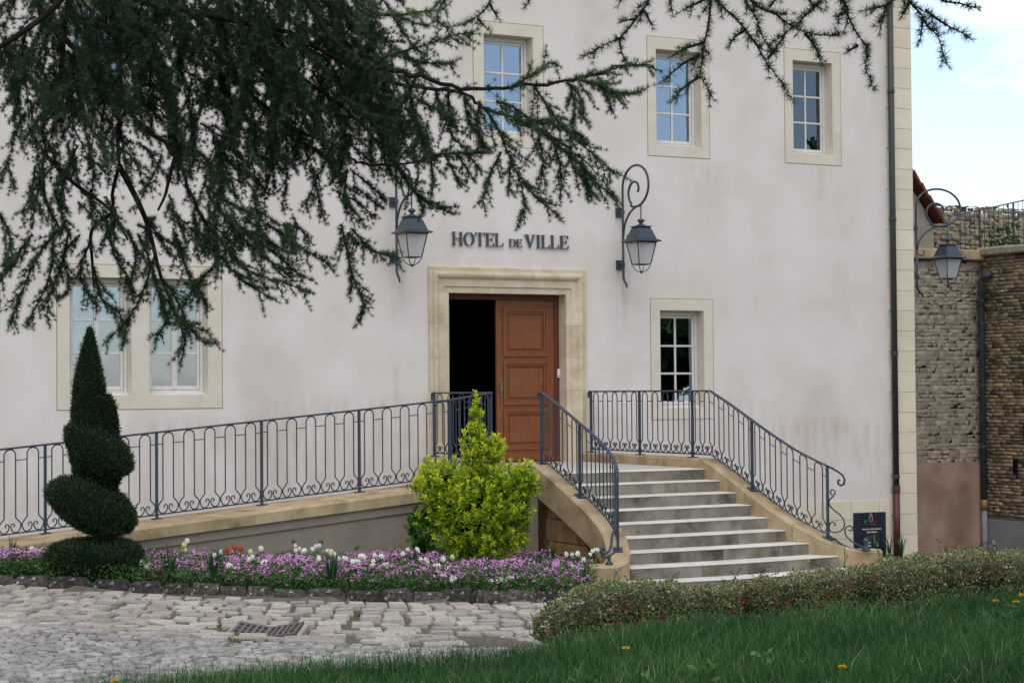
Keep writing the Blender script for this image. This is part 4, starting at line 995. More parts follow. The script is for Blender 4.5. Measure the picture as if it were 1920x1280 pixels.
def foot_left(RX, t_e):
    e = RX.P(t_e, RX.H); b = RX.P(t_e, 0)
    # handrail drops and curls back outwards over the newel
    q = RX.base(t_e+.1)-RX.base(t_e-.1); q = Vector((q[0], q[1], 0)).normalized()
    pts = [(0, RX.H), (.02, RX.H-.05), (.03, RX.H-.15), (.03, RX.H-.3), (.035, .45), (.06, .22), (.125, .12), (.15, .0), (.19, -.05), (.26, -.07), (.33, -.075), (.37, -.04), (.35, .0), (.31, .0), (.30, -.03)]
    q = (q*.35+Vector((-.94, -.2, 0))).normalized()
    MB().tube([b+q*u+Vector((0, 0, z)) for u, z in pts], .017, 8).build('end_scroll', IRON, RX.root, smooth=True)
    pts = [(.0, -.01), (.08, -.07), (.18, -.11), (.28, -.12), (.36, -.09)]
    MB().tube([b+q*u+Vector((0, 0, z)) for u, z in pts], .012, 8).build('console_scroll', IRON, RX.root, smooth=True)
    p = RX.base(min(t_e+.46, RX.len)); MB().lathe([(0, 0), (.05, 0), (.045, .03), (.022, .05), (.02, .12), (0, .13)], tuple(p), 10).build('foot_stud', IRON, RX.root)
foot_left(RL, tel)

# ------------------------------------------------------------------ sign board
def text_mesh(txt, size, name, bold=0.0):
    c = bpy.data.curves.new(name, 'FONT'); c.body = txt; c.size = size; c.align_x = 'CENTER'; c.offset = bold; c.extrude = .0005
    o = bpy.data.objects.new(name, c); me = bpy.data.meshes.new_from_object(o); bpy.data.objects.remove(o); bpy.data.curves.remove(c); me.name = name; return me
SB = empty('notice_board', (5.53, -1.2, -1.78), R(-6)); tag(SB, 'navy opening-hours notice board standing beside the foot of the drainpipe', 'notice board')
MB().cbox(-.305, .305, -.012, .012, -.15, .735, .004).build('panel', SIGNB, SB, local=True)
MB().cbox(-.16, .22, -.0165, -.013, .05, .725, .001).build('poster', flat_mat('poster_black', (.012, .012, .016), .4, .4), SB, local=True)
for x in (-.25, .25): MB().cbox(x-.02, x+.02, .013, .04, -.2, .6, .004).build('leg', PIPE, SB, local=True)
def put(txt, size, x, z, mat, b=0.0):
    me = text_mesh(txt, size, 'lettering', b); me.transform(Matrix.Translation((x, -.0185, z)) @ Matrix.Rotation(R(90), 4, 'X')); link('lettering', me, mat, SB)
put("Horaires d'ouverture", .042, .03, .455, SIGNW, .0008); put('de la Mairie', .042, .03, .405, SIGNW, .0008)
put('LUNDI - MARDI', .026, .03, .335, SIGNG, .0004); put('MERCREDI ET VENDREDI', .026, .03, .295, SIGNG, .0004)
put('8h30 - 12h00', .040, .03, .235, SIGNW, .001); put('13h30 - 17h00', .040, .03, .185, SIGNW, .001)
put('HAROLLES', .034, .055, .565, SIGNR, .001); put('en Bourgogne', .022, .05, .535, SIGNG)
me = curve_mesh([[(-.035, 0), (.035, 0), (.042, .05), (.03, .10), (.012, .135), (0, .16), (-.012, .135), (-.03, .10), (-.042, .05)], [(-.018, .015), (.018, .015), (.018, .06), (0, .08), (-.018, .06)]], .0005, 'emblem')
me.transform(Matrix.Translation((.015, -.0185, .59)) @ Matrix.Rotation(R(90), 4, 'X')); link('emblem', me, SIGNG, SB)
for a0, a1, mm in ((60, 160, SIGNC), (160, 300, SIGNBL)):
    q = [(-.075+.027*math.cos(R(a)), .578+.025*math.sin(R(a))) for a in np.linspace(a0, a1, 10)]
    MB().tube([(x, -.0185, z) for x, z in q], .006, 4).build('emblem', mm, SB, local=True)

# ------------------------------------------------------------------ rampart walls to the right
def stone_face(name, parent, mat, origin, eu, en, L_, z0, z1, hr_, lr_, proud, gap, tint, skip=None, jit=.25):
    """courses of stones on a vertical face: origin, unit along eu, outward normal en"""
    B = []; z = z0
    while z < z1:
        h = random.uniform(*hr_); u = random.uniform(-.2, 0)
        while u < L_:
            l = random.uniform(*lr_)
            if u+l > .02 and not (skip and skip(u+l/2, z+h/2)): B.append((max(u, 0), min(u+l, L_), z, min(z+h, z1)))
            u += l
        z += h
    B = np.array(B); n = len(B); pr = rng.uniform(proud[0], proud[1], n); V = np.zeros((n, 8, 3)); g = gap
    o = np.array(origin, float); eu = np.array([*eu, 0.]); en = np.array([*en, 0.])
    hgt = B[:, 3]-B[:, 2]; ln = B[:, 1]-B[:, 0]; k = 0
    for lev in (0, 1):
        q = 0 if lev == 0 else .22
        for su, sz in ((0, 0), (1, 0), (1, 1), (0, 1)):
            ju = rng.normal(0, jit*.02, n); jz = rng.normal(0, jit*.02, n)
            u = np.where(su, B[:, 1]-g-q*hgt*.5, B[:, 0]+g+q*hgt*.5)+ju; z_ = np.where(sz, B[:, 3]-g-q*hgt*.5, B[:, 2]+g+q*hgt*.5)+jz
            p = o+eu*u[:, None]+en*(0 if lev == 0 else 1)*(pr*(1+rng.normal(0, .12, n)))[:, None]; p[:, 2] = z_; V[:, k] = p; k += 1
    f = np.array([(0, 1, 5, 4), (1, 2, 6, 5), (2, 3, 7, 6), (3, 0, 4, 7), (4, 5, 6, 7)])
    F = (np.arange(n)[:, None, None]*8+f[None]).reshape(-1, 4)
    ob = npmesh(name, V.reshape(-1, 3), F, mat, parent, np.repeat(np.clip(rng.normal(*tint, n), 0, 1), 8)); tag(ob, kind='stuff'); return ob
WA = empty('rubble_wall', (9.6, 3.2, -1.9)); tag(WA, 'rubble stone retaining wall with a pinkish rendered lower half, beyond the town hall corner', 'wall')
MB().box(7.52, 11.72, 3.02, 3.6, -2.6, 3.42).build('wall_core', RUBMORT, WA)
stone_face('rubble_stone', WA, RUBBLE, (7.55, 3.017, 0), (1, 0), (0, -1), 4.12, -.52, 3.42, (.05, .11), (.07, .22), (.002, .009), .003, (.5, .24), jit=.6)
MB().box(7.53, 11.66, 2.955, 3.05, -2.8, -.50).build('render_coat', PINKREND, WA)
for k in range(4): MB().cbox(7.53+k*1.04, 7.53+(k+1)*1.04-.006, 2.86, 3.62, 3.44, 3.64, .02).build('coping_stone', CAPST, WA)
WBm = empty('rampart_wall', (11.9, 0, -1.9)); tag(WBm, 'tall weedy rampart of thin brown stone courses at the right edge', 'wall')
MB().box(11.70, 12.6, -4.0, 3.01, -2.6, 3.50).build('wall_core', BRICKMORT, WBm)
stone_face('rampart_stone', WBm, BRICKST, (11.70, 3.0, 0), (0, -1), (-1, 0), 6.9, -1.55, 3.50, (.05, .085), (.12, .36), (.008, .03), .006, (.5, .26), skip=lambda u, z: False, jit=.35)
MB().box(11.655, 11.72, -4.0, 2.95, -2.8, -1.62).build('render_coat', GREYREND, WBm)
for k in range(7): MB().cbox(11.56, 12.62, 2.98-(k+1)*.98+.006, 2.98-k*.98, 3.52, 3.66+random.uniform(-.02, .03), .03).build('coping_stone', noise_mat('lichen_coping', [(.20, .17, .13), (.33, .29, .24), (.42, .30, .14)], scale=6, rough=.95, bump=.5, bscale=30, dist=.02) if k == 0 else MATS['lichen_coping'], WBm)
# dark drain holes
for (u, zz) in ((2.05, -.55), (1.25, 1.2), (1.75, .15)):
    MB().box(11.63, 11.66, u-.05, u+.05, zz-.16, zz+.12).build('weep_hole', DARK, WBm)
RPp = empty('rampart_pipe', (11.6, 2.86, -1.9)); tag(RPp, 'grey zinc pipe in the angle of the two stone walls', 'drainpipe')
MB().tube([(11.58, 2.86, -1.25), (11.58, 2.86, 3.0), (11.58, 2.80, 3.12), (11.60, 2.6, 3.15)], .062, 12).build('pipe', PIPEG, RPp, smooth=True)
MB().tube([(11.58, 2.86, -2.6), (11.58, 2.86, -1.42)], .055, 12).build('lower_pipe', GREYREND, RPp, smooth=True)
MB().tube([(11.58, 2.86, -1.44), (11.58, 2.86, -1.24)], .068, 12).build('copper_joint', flat_mat('copper', (.35, .16, .05), .5, .5), RPp, smooth=True)
for zz in (-.2, 1.0, 2.2): MB().tube([(11.58, 2.86, zz-.025), (11.58, 2.86, zz+.025)], .07, 12).build('collar', PIPEG, RPp)
def weed(name, pts, label, mat, size=.06, n=60, spread=.1, down=False, group='weeds rooted in the rampart'):
    for k, (p, lab) in enumerate(zip(pts, label)):
        e = empty(name, p); tag(e, lab, 'weed', group)
        q = np.array(p)+rng.normal(0, 1, (n, 3))*np.array([spread*.5, spread, spread*1.2])+np.array([-.05, 0, 0]); d = unit(rng.normal(size=(n, 3))+np.array([-.8, 0, -.5 if down else .5]))
        V, F = leaves(q, d, rng.uniform(.6, 1.3, n)*size, size*.5); npmesh('foliage', V, F, mat, e, np.repeat(rng.random(n), 4))
wp = [(11.64, 2.35, 2.55), (11.64, 1.90, 2.35), (11.64, 1.50, 2.9), (11.64, 2.55, 1.45), (11.64, 1.70, 1.75), (11.64, 2.25, .55), (11.64, 1.65, .0), (11.64, 2.5, -.3), (11.64, 1.85, 1.05)]
weed('wall_weed', wp, ['dark weed tuft high on the rampart beside the zinc pipe', 'bright weed tuft below the rampart coping', 'small round weed near the rampart coping', 'weed hanging by the middle of the zinc pipe', 'light green weed on the rampart under the bright tuft', 'weed tuft at mid height of the rampart', 'weed tuft on the rampart right edge below mid height', 'weed growing low beside the zinc pipe', 'dark weed above mid height of the rampart'], WALLWEED)
weed('wall_creeper', [(11.60, 2.62, 2.75)], ['dark creeper hanging beside the top of the zinc pipe'], leaf_mat('dark_creeper', [(.012, .02, .008), (.03, .045, .015)], trans=.1), n=240, spread=.2, down=True)
# upper ruin, railing and gable behind the retaining wall
UR = empty('ruined_wall', (13.6, 6.4, 3.6)); tag(UR, 'weathered ruined stone wall on the terrace behind the corner lantern', 'wall')
MB().box(11.9, 16.5, 6.45, 7.2, 2.0, 4.78).build('wall_core', RUBMORT, UR)
stone_face('ruin_stone', UR, BRICKST, (11.95, 6.46, 0), (1, 0), (0, -1), 4.5, 2.2, 4.92, (.07, .13), (.10, .28), (.01, .035), .008, (.42, .25), jit=.9)
MB().cbox(12.95, 13.2, 6.2, 6.44, 2.2, 4.85, .03).build('dark_buttress', flat_mat('dark_stone', (.03, .028, .025), .95, .1), UR)  # near-black block standing against the wall face
GB = empty('gabled_house', (11, 9, 2)); tag(GB, 'small stone gable with a red tiled verge behind the town hall corner', 'house')
pA = atY(1700, 322, 5.2); pB = atY(1757, 412, 5.2)
MB().extrude([(pB[0]-6, 1.0), (pB[0]-.10, 1.0), (pB[0]-.10, pB[2]-.12), (pA[0], pA[2]-.16), (pA[0]-1.4, pA[2]+2.0), (pB[0]-6, pA[2]+2.0)], lambda x, z: (x, 5.2, z), lambda x, z: (x, 8.5, z)).build('gable_wall', RUBMORT, GB)
dv = np.array([pB[0]-pA[0], 0, pB[2]-pA[2]]); dl = np.linalg.norm(dv); dv /= dl
for k in range(-6, int(dl/.16)+1):
    p = pA+dv*(k*.16); nz_ = np.array([-dv[2], 0, dv[0]])
    V = []
    for yy in (4.95, 8.6):
        for a, b in ((0, -.05), (.19, -.07), (.19, -.005), (0, .015)):
            q = p+dv*a+nz_*b; V.append((q[0], yy+.02*(k % 2), q[2]))
    MB().add(V, [(0, 1, 2, 3), (7, 6, 5, 4), (0, 4, 5, 1), (1, 5, 6, 2), (2, 6, 7, 3), (3, 7, 4, 0)]).build('verge_tile', TILE, GB)
FN = empty('terrace_railing', (13.5, 4.6, 3.7)); tag(FN, 'thin grey metal railing climbing along the rampart top against the sky', 'railing')
q0, q1 = atY(1770, 470, 4.2), atY(1990, 440, 3.2)
t0, t1 = atY(1800, 402, 4.1), atY(1990, 360, 3.2)
MB().tube([tuple(t0), tuple(t1)], .016, 6).build('top_rail', PIPEG, FN)
for k in range(22):
    u = k/21; a = t0+(t1-t0)*u; bz = 3.62
    MB().tube([(a[0], a[1], bz), tuple(a)], .022 if k % 7 == 4 else .008, 5).build('baluster', PIPEG, FN)
weed('terrace_grass', [(12.6, 3.5, 3.72), (13.2, 3.45, 3.70)], ['grass tuft on the terrace left of the rampart coping', 'grass tuft with a yellow bloom on the terrace by the railing'], WALLWEED, .12, 160, .25, group='terrace grass tufts')
MB().box(7.6, 20, 3.62, 30, 2.5, 3.6).build('terrace', LAWN); bpy.data.objects['terrace']['kind'] = 'structure'

# ------------------------------------------------------------------ vegetation helpers
def fib(n):
    i = np.arange(n)+.5; ph = np.arccos(1-2*i/n); th = math.pi*(1+5**.5)*i
    return np.stack([np.cos(th)*np.sin(ph), np.sin(th)*np.sin(ph), np.cos(ph)], 1)
def blob(c, r, n_sub=3, disp=.05, rotm=None, seed=0):
    bm = bmesh.new(); bmesh.ops.create_icosphere(bm, subdivisions=n_sub, radius=1)
    V = np.array([v.co[:] for v in bm.verts]); F = np.array([[v.index for v in f.verts] for f in bm.faces]); bm.free()
    d = 1+disp*(np.sin(V[:, 0]*7+seed)+np.sin(V[:, 1]*9+seed*2)+np.sin(V[:, 2]*8+seed*3))/2
    V = V*d[:, None]*np.array(r)
    if rotm is not None: V = V@rotm.T
    return V+np.array(c), F
def rotY(a):                              # tilt in the picture plane: from the camera's right towards down
    ax = rt; K = np.array([[0, -fw[2], fw[1]], [fw[2], 0, -fw[0]], [-fw[1], fw[0], 0]])
    return np.eye(3)+math.sin(a)*K+(1-math.cos(a))*K@K
BAS = np.stack([rt, fw, up], 1)           # columns: right, ahead, up

# ------------------------------------------------------------------ spiral yew
TP = empty('spiral_topiary', tuple(atY(178, 1045, -4.85))); tag(TP, 'dark clipped yew shaped into a spiral rising from a round base', 'topiary tree')
TD = float((atY(178, 940, -4.85)-CAM)@fw); k_ = TD/FPX
def tier(c_px, prof, name, tilt=0.0):
    """body of revolution about a tilted axis; prof: (offset along axis in px, radius px)"""
    c = at(*c_px, TD); m = BAS if not tilt else rotY(tilt)@BAS
    Vs = []; n = 28; 
    for j, (h, r_) in enumerate(prof):
        for i in range(n):
            t = 2*math.pi*i/n; rr_ = r_*(1+.045*math.sin(3*t+j)+.035*math.sin(5*t-j*1.7)+rng.normal(0, .018)); Vs.append(c+(m@np.array([rr_*math.cos(t), rr_*math.sin(t)*.92, h]))*k_)
    Vs = np.array(Vs); F = np.array([(j*n+i, j*n+(i+1) % n, (j+1)*n+(i+1) % n, (j+1)*n+i) for j in range(len(prof)-1) for i in range(n)])
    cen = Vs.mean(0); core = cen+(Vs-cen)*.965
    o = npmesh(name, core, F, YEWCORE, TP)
    # needles over the surface
    A = Vs[F]; area = np.linalg.norm(np.cross(A[:, 1]-A[:, 0], A[:, 3]-A[:, 0]), axis=1); nn = int(area.sum()*5600)
    f = rng.choice(len(F), nn, p=area/area.sum()); u, v = rng.random(nn)[:, None], rng.random(nn)[:, None]; q = A[f]
    P = q[:, 0]*(1-u)*(1-v)+q[:, 1]*u*(1-v)+q[:, 2]*u*v+q[:, 3]*(1-u)*v
    nr = unit(np.cross(q[:, 1]-q[:, 0], q[:, 3]-q[:, 0])); sg = np.sign(((P-cen)*nr).sum(1)); nr = nr*np.where(sg == 0, 1, sg)[:, None]
    d = unit(nr*.8+rng.normal(size=(nn, 3))*.62+np.array([0, 0, .25])); P = P-nr*.012+rng.normal(0, .006, (nn, 3))
    V2, F2 = leaves(P, d, rng.uniform(.02, .05, nn)*np.where(rng.random(nn) < .03, 1.9, 1), .0085)
    tint = np.clip(rng.beta(2, 3, nn)+.18*nr[:, 2], 0, 1)  # needles facing up tinted lighter: light from above put into the colour
    me = npmesh('needles', V2, F2, YEW, o, np.repeat(tint, 4))
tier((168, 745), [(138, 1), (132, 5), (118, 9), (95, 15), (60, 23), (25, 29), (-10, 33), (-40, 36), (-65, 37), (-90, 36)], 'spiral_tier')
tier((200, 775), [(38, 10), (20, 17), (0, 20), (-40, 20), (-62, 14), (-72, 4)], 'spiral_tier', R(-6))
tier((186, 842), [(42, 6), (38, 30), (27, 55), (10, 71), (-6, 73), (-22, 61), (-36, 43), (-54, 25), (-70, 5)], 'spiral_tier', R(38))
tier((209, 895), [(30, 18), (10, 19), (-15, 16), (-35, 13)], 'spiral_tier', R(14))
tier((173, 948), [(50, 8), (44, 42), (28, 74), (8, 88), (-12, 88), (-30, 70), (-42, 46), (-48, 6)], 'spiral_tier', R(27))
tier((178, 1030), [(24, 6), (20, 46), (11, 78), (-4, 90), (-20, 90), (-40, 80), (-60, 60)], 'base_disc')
MB().tube([tuple(at(182, 1060, TD)), tuple(at(190, 960, TD)), tuple(at(176, 850, TD)), tuple(at(170, 700, TD))], [.05, .04, .035, .02], 8).build('trunk', BARK, TP)

# ------------------------------------------------------------------ golden shrub
GS = empty('golden_shrub', tuple(atY(885, 1050, -4.75))); tag(GS, 'bright yellow-green variegated shrub in front of the landing', 'shrub')
GD = float((atY(885, 960, -4.75)-CAM)@fw); gk = GD/FPX
def gold():
    lobes = [(888, 962, 92, 72, .66), (835, 905, 56, 44, .75), (940, 905, 52, 46, .7), (893, 845, 26, 44, .75), (893, 785, 11, 40, .78), (928, 838, 20, 24, .75), (790, 990, 28, 38, .12), (975, 940, 24, 50, .5),
             (962, 1006, 30, 18, .7), (884, 1022, 56, 24, .5), (985, 885, 14, 20, .7), (812, 892, 12, 16, .8), (850, 955, 46, 46, .78), (925, 985, 44, 44, .72), (1000, 905, 6, 18, .6), (780, 905, 5, 12, .8)]
    P, Dv, T, Sz, m = [], [], [], [], MB(); base = at(885, 1058, GD)
    for cx_, cy_, rx, ry, tn in lobes:
        c = at(cx_, cy_, GD); n = int(max(12, (rx*ry)**.75*.52)); sp = fib(n)+rng.normal(0, .16, (n, 3)); sp = unit(sp)
        for k in range(n):
            if sp[k, 1] > .45: continue                      # far side: thin out
            rad = rng.uniform(.66, 1.22)*(1.0 if rng.random() < .82 else 1.22); o = unit(BAS@sp[k])
            tip = c+(BAS@(sp[k]*rad*np.array([rx*.93, rx*.8+6, ry])))*gk; o = unit(o*.7+np.array([0, 0, .75])+rng.normal(0, .25, 3)); L_ = rng.uniform(.10, .20); b0 = tip-o*L_
            m.tube([tuple(b0-o*.05), tuple(tip)], .0022, 3, caps=False); nl = rng.integers(11, 17); young = np.clip(tn+.14*(tn > .3)+rng.normal(0, .16)+.10*o[2]*(rad-.9)*4, 0, 1)
            for j in range(nl):
                t = (j+.5)/nl; a = j*2.4+rng.random(); s1 = unit(np.cross(o, [.3, .2, .9])); s2 = np.cross(o, s1); sd = s1*math.cos(a)+s2*math.sin(a)
                P.append(b0+o*L_*t); Dv.append(unit(sd*(1.15-.55*t)+o*(.25+.75*t)+rng.normal(0, .14, 3))); Sz.append(rng.uniform(.048, .074)*(1-.25*(t > .9))); T.append(np.clip(young*(.45+.62*t)+rng.normal(0, .08), 0, 1))
    P, Dv, T, Sz = map(np.array, (P, Dv, T, Sz)); ok = P[:, 2] > -1.32; P, Dv, T, Sz = P[ok], Dv[ok], T[ok], Sz[ok]
    V, F = leaves(P, Dv, Sz, Sz*.52, .16, nrm=unit(rng.normal(size=(len(P), 3))*.5+np.array([0, 0, 1.]))); npmesh('foliage', V, F, GOLD, GS, np.repeat(T, 4))
    for cx_, cy_, rx, ry, tn in lobes:
        e = at(cx_, cy_-ry*.7, GD); mid = (base+e)/2+np.array([random.uniform(-.1, .1), random.uniform(-.1, .1), .05]); m.tube([tuple(base), tuple(mid), tuple(e)], [.018, .012, .004], 5)
    m.build('stems', GOLDCORE, GS)
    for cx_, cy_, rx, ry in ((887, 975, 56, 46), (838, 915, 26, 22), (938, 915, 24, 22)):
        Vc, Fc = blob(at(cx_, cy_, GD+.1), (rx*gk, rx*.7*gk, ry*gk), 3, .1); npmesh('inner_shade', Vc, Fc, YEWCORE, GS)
gold()

# ------------------------------------------------------------------ flower bed
def bed_pt(px, py, h=0.0):
    """soil point of the bed for a plant whose foot is seen about (px,py): rows run back from the kerb"""
    kt = np.interp(px, [0, 300, 640, 1000], [1078, 1097, 1098, 1108]); off = .26+max(0, kt+4-py)/50*1.35
    lo, hi = -12.0, 0.0
    for _ in range(40):
        x = (lo+hi)/2; y = min(float(kY(x))+off, -3.75); a, b = unloc(x, y)
        if 960+FPX*a/b < px: lo = x
        else: hi = x
    return np.array([x, y, float(kZ(x))+.10])
def flower_field():
    n = 5600; x = rng.uniform(-9.9, -2.25, n); lo = kY(x)+.16; hi = np.full(n, -3.72); hi = np.maximum(hi, lo+.05)
    t = rng.beta(1.0, 1.25, n); y = lo+(hi-lo)*t
    z0 = kZ(x)+.10
    dens = (np.sin(x*3.1+y*2)+np.sin(x*1.3-y*4.1))*.5
    topi = atY(178, 1030, -4.85); shr = atY(885, 1040, -4.75)
    ok = (np.hypot(x-topi[0], (y-topi[1])) > .60) & (np.hypot(x-shr[0], y-shr[1]) > .55) & (y < -4.0-.25*dens)
    x, y, z0, dens, t = x[ok], y[ok], z0[ok], dens[ok], t[ok]; n = len(x)
    hgt = rng.uniform(.10, .29, n)+.06*dens; fr = np.clip((y-kY(x)-.12)/.6, 0, 1); kp = rng.random(n) < .10+.90*fr; kp &= (960+FPX*unloc(x, y)[0]/unloc(x, y)[1] < 1108); x, y, hgt, t, z0 = x[kp], y[kp], hgt[kp], t[kp], z0[kp]; n = len(x); c = np.stack([x, y, z0+hgt], 1)
    # each plant head: a little dome of 6 petals-discs
    V, F, T = [], [], []
    for j in range(5):
        k = len(x); q = c+rng.normal(0, 1, (k, 3))*np.array([.022, .022, .010]); s = rng.uniform(.007, .0125, k)
        nr = unit(rng.normal(size=(k, 3))*.35+np.array([-.15, -.35, .8])); a = unit(np.cross(nr, rng.normal(size=(k, 3)))); b = np.cross(nr, a)
        ring = np.stack([q+(a*math.cos(t_)+b*math.sin(t_))*s[:, None] for t_ in np.linspace(0, 2*math.pi, 6)[:-1]], 1)
        V.append(ring.reshape(-1, 3)); F.append((np.arange(k)[:, None]*5+np.arange(5)[None])+sum(len(v_) for v_ in V[:-1])); T.append(np.repeat(rng.random(k), 5))
    keep = rng.random(len(F)) < 2
    o = npmesh('pink_flowers', np.concatenate(V), np.concatenate(F), PINKF, None, np.concatenate(T)); tag(o, 'low pink flowers carpeting the whole flower bed', 'flowers', kind='stuff')
    # leaves and stems
    m_ = 42000; x = rng.uniform(-10.2, -2.1, m_); lo = kY(x)+.10; hi = np.maximum(np.full(m_, -3.68), lo+.05); y = lo+(hi-lo)*rng.beta(1, 1.3, m_); hh = rng.uniform(.0, .27, m_)*np.where(y < lo+.25, .72, 1)
    kk = (960+FPX*unloc(x, y)[0]/unloc(x, y)[1] < 1112); x, y, hh = x[kk], y[kk], hh[kk]; m_ = len(x)
    q = np.stack([x, y, kZ(x)+.09+hh], 1); d = unit(rng.normal(size=(m_, 3))*.8+np.array([0, -.2, .7])); L_ = rng.uniform(.03, .075, m_)
    V, F = leaves(q, d, L_, L_*.33); o = npmesh('bed_foliage', V, F, GREENF, None, np.repeat(np.clip(rng.beta(2, 2.5, m_)+hh*1.2-.1, 0, 1), 4)); tag(o, 'low green leaves under the pink flowers', 'foliage', kind='stuff')
flower_field()
def strap_clump(p, n, h, spread, label, tintb=.4):
    e = empty('strap_leaf_plant', tuple(p)); tag(e, label, 'plant', 'strap-leaved clumps in the flower bed')
    V, F, T = [], [], []
    for k in range(n):
        a = random.uniform(0, 2*math.pi); ln = h*random.uniform(.65, 1.1); out = spread*random.uniform(.3, 1.0); wd = random.uniform(.009, .016)
        d = np.array([math.cos(a), math.sin(a), 0]); s = np.array([-d[1], d[0], 0]); b0 = np.array(p)+d*.02*random.random(); base = len(V)
        for j in range(5):
            u = j/4; c = b0+d*out*u**1.7+np.array([0, 0, ln*(u-.28*u**3*out/max(spread, .01))]); w2 = wd*(1-u**2*.95)
            V += [c+s*w2, c-s*w2]; T += [min(1, tintb+random.uniform(-.1, .1)+.3*u)]*2
        F += [(base+2*j, base+2*j+1, base+2*j+3, base+2*j+2) for j in range(4)]
    npmesh('leaves', np.array(V), np.array(F), STRAP, e, np.array(T))
ordn = ['first', 'second', 'third', 'fourth', 'fifth', 'sixth', 'seventh', 'eighth', 'ninth', 'tenth', 'eleventh', 'twelfth', 'thirteenth', 'fourteenth', 'fifteenth', 'sixteenth', 'seventeenth', 'eighteenth', 'nineteenth', 'twentieth', 'twenty-first', 'twenty-second', 'twenty-third', 'twenty-fourth', 'twenty-fifth', 'twenty-sixth', 'twenty-seventh', 'twenty-eighth']
clumps = [(20, 1040, .40, 10), (75, 1040, .34, 8), (155, 1090, .42, 16), (225, 1075, .35, 10), (318, 1102, .40, 26), (300, 1050, .33, 10), (400, 1098, .40, 18), (470, 1060, .3, 9), (545, 1050, .30, 10), (620, 1103, .42, 28), (655, 1050, .34, 14), (705, 1048, .34, 14), (770, 1048, .42, 16), (835, 1060, .38, 14), (890, 1065, .35, 14), (925, 1060, .35, 12), (1003, 1070, .40, 22), (1030, 1035, .45, 16), (1075, 1060, .4, 12), (985, 1050, .3, 10), (1095, 1095, .3, 12)]
clumps.sort()
for i, (px, py, h, n) in enumerate(clumps):
    strap_clump(bed_pt(px, py), int(n*1.5), h*1.25, h*.42, 'green strap-leaved clump in the flower bed, %s from the left' % ordn[i])
for i, (px, py) in enumerate([(1640, 1035), (1668, 1035), (1690, 1035)]):
    q = atY(px, py, -1.45); strap_clump(np.array([q[0], q[1], -1.78]), 12, .5, .2, 'strap-leaved plant below the notice board, %s from the left' % ordn[i])
PET = {}
def petal_mesh(kind):
    if kind in PET: return PET[kind]
    m = MB()
    if kind == 'tulip':                    # cup of six overlapping petals
        for k in range(6):
            a = k*math.pi/3+(.15 if k % 2 else 0); rad = .019 if k % 2 else .022; c, s = math.cos(a), math.sin(a); V = []
            for h, w_, r_ in ((0, .006, .006), (.018, .016, rad), (.038, .017, rad*1.02), (.055, .010, rad*.85), (.066, .001, rad*.72)):
                for sg in (-1, 1): V.append((c*r_-s*w_*sg, s*r_+c*w_*sg, h))
            m.add(V, [(2*j, 2*j+1, 2*j+3, 2*j+2) for j in range(4)])
    if kind == 'narcissus':                # six spreading petals and a small cup, facing sideways
        for k in range(6):
            a = k*math.pi/3; c, s = math.cos(a), math.sin(a)
            m.add([(0, 0, 0), (c*.018-s*.011, s*.018+c*.011, .004), (c*.042, s*.042, -.004), (c*.018+s*.011, s*.018-c*.011, .004)], [(0, 1, 2, 3)])
        m.lathe([(.008, 0), (.011, .012), (.013, .020), (.010, .020), (.004, .006)], (0, 0, 0), 8)
    PET[kind] = m.mesh(kind, True); return PET[kind]
def bloom(name, p, h, kind, mat, label, catg, group, n=1, sc=1.0):
    e = empty(name, tuple(p)); tag(e, label, catg, group)
    for k in range(n):
        dx, dy = (random.uniform(-.05, .05), random.uniform(-.05, .05)) if n > 1 else (0, 0); hh = h*random.uniform(.86, 1.05) if n > 1 else h
        MB().tube([(0, 0, 0), (dx*.5, dy*.5, hh*.6), (dx, dy, hh)], .0035, 5).build('stem', STEM, e, local=True)
        me = petal_mesh(kind); me2 = me.copy(); me2.materials.clear(); me2.materials.append(mat)
        o = link('flower_head', me2, None, e); o.location = (dx, dy, hh); o.scale = (sc,)*3
        if kind == 'narcissus': o.rotation_euler = (R(random.uniform(50, 95)), 0, R(random.uniform(-60, 30)))
        else: o.rotation_euler = (random.uniform(-.15, .15), random.uniform(-.15, .15), random.uniform(0, 6))
    V, F = leaves(np.array(p)+rng.normal(0, .02, (5, 3))*np.array([1, 1, 0]), unit(rng.normal(size=(5, 3))*.25+np.array([0, 0, 1])), rng.uniform(.7, 1.0, 5)*h*.85, .022); npmesh('leaves', V, F, STRAP, e, np.repeat(rng.random(5), 4))
def by_pixel(px, py, dy):                  # flower head seen at (px,py), rooted dy pixels lower
    g = bed_pt(px, py+dy); v = ray(px, py); D = float((g-CAM)@fw); q = CAM+v*D; return g, min(.62, max(.16, q[2]-g[2]))
tul = sorted([(348, 1020, 45, WHITEF, 'white'), (343, 1027, 40, YELF, 'pale yellow'), (345, 1036, 30, YELF, 'pale yellow'), (235, 1036, 42, YELF, 'pale yellow'), (487, 1034, 34, WHITEF, 'white'), (618, 1043, 32, YELF, 'pale yellow'), (846, 1050, 36, YELF, 'pale yellow'), (829, 1054, 36, WHITEF, 'white'), (467, 1040, 26, YELF, 'pale yellow'), (548, 1019, 30, STEM, 'green budding'), (600, 1020, 30, STEM, 'green budding'), (667, 1030, 28, STEM, 'green budding'), (820, 1030, 30, STEM, 'green budding'), (165, 1047, 40, STEM, 'green budding')], key=lambda q: q[0])
cnt = {}
for px, py, dy, mt, cl in tul:
    g, h = by_pixel(px, py, dy); i = cnt.get(cl, 0); cnt[cl] = i+1
    bloom('tulip', g, h, 'tulip', mt, '%s tulip in the flower bed, %s of its colour from the left' % (cl, ordn[i]), 'tulip', 'tulips in the flower bed', sc=1.1 if mt is not STEM else .9)
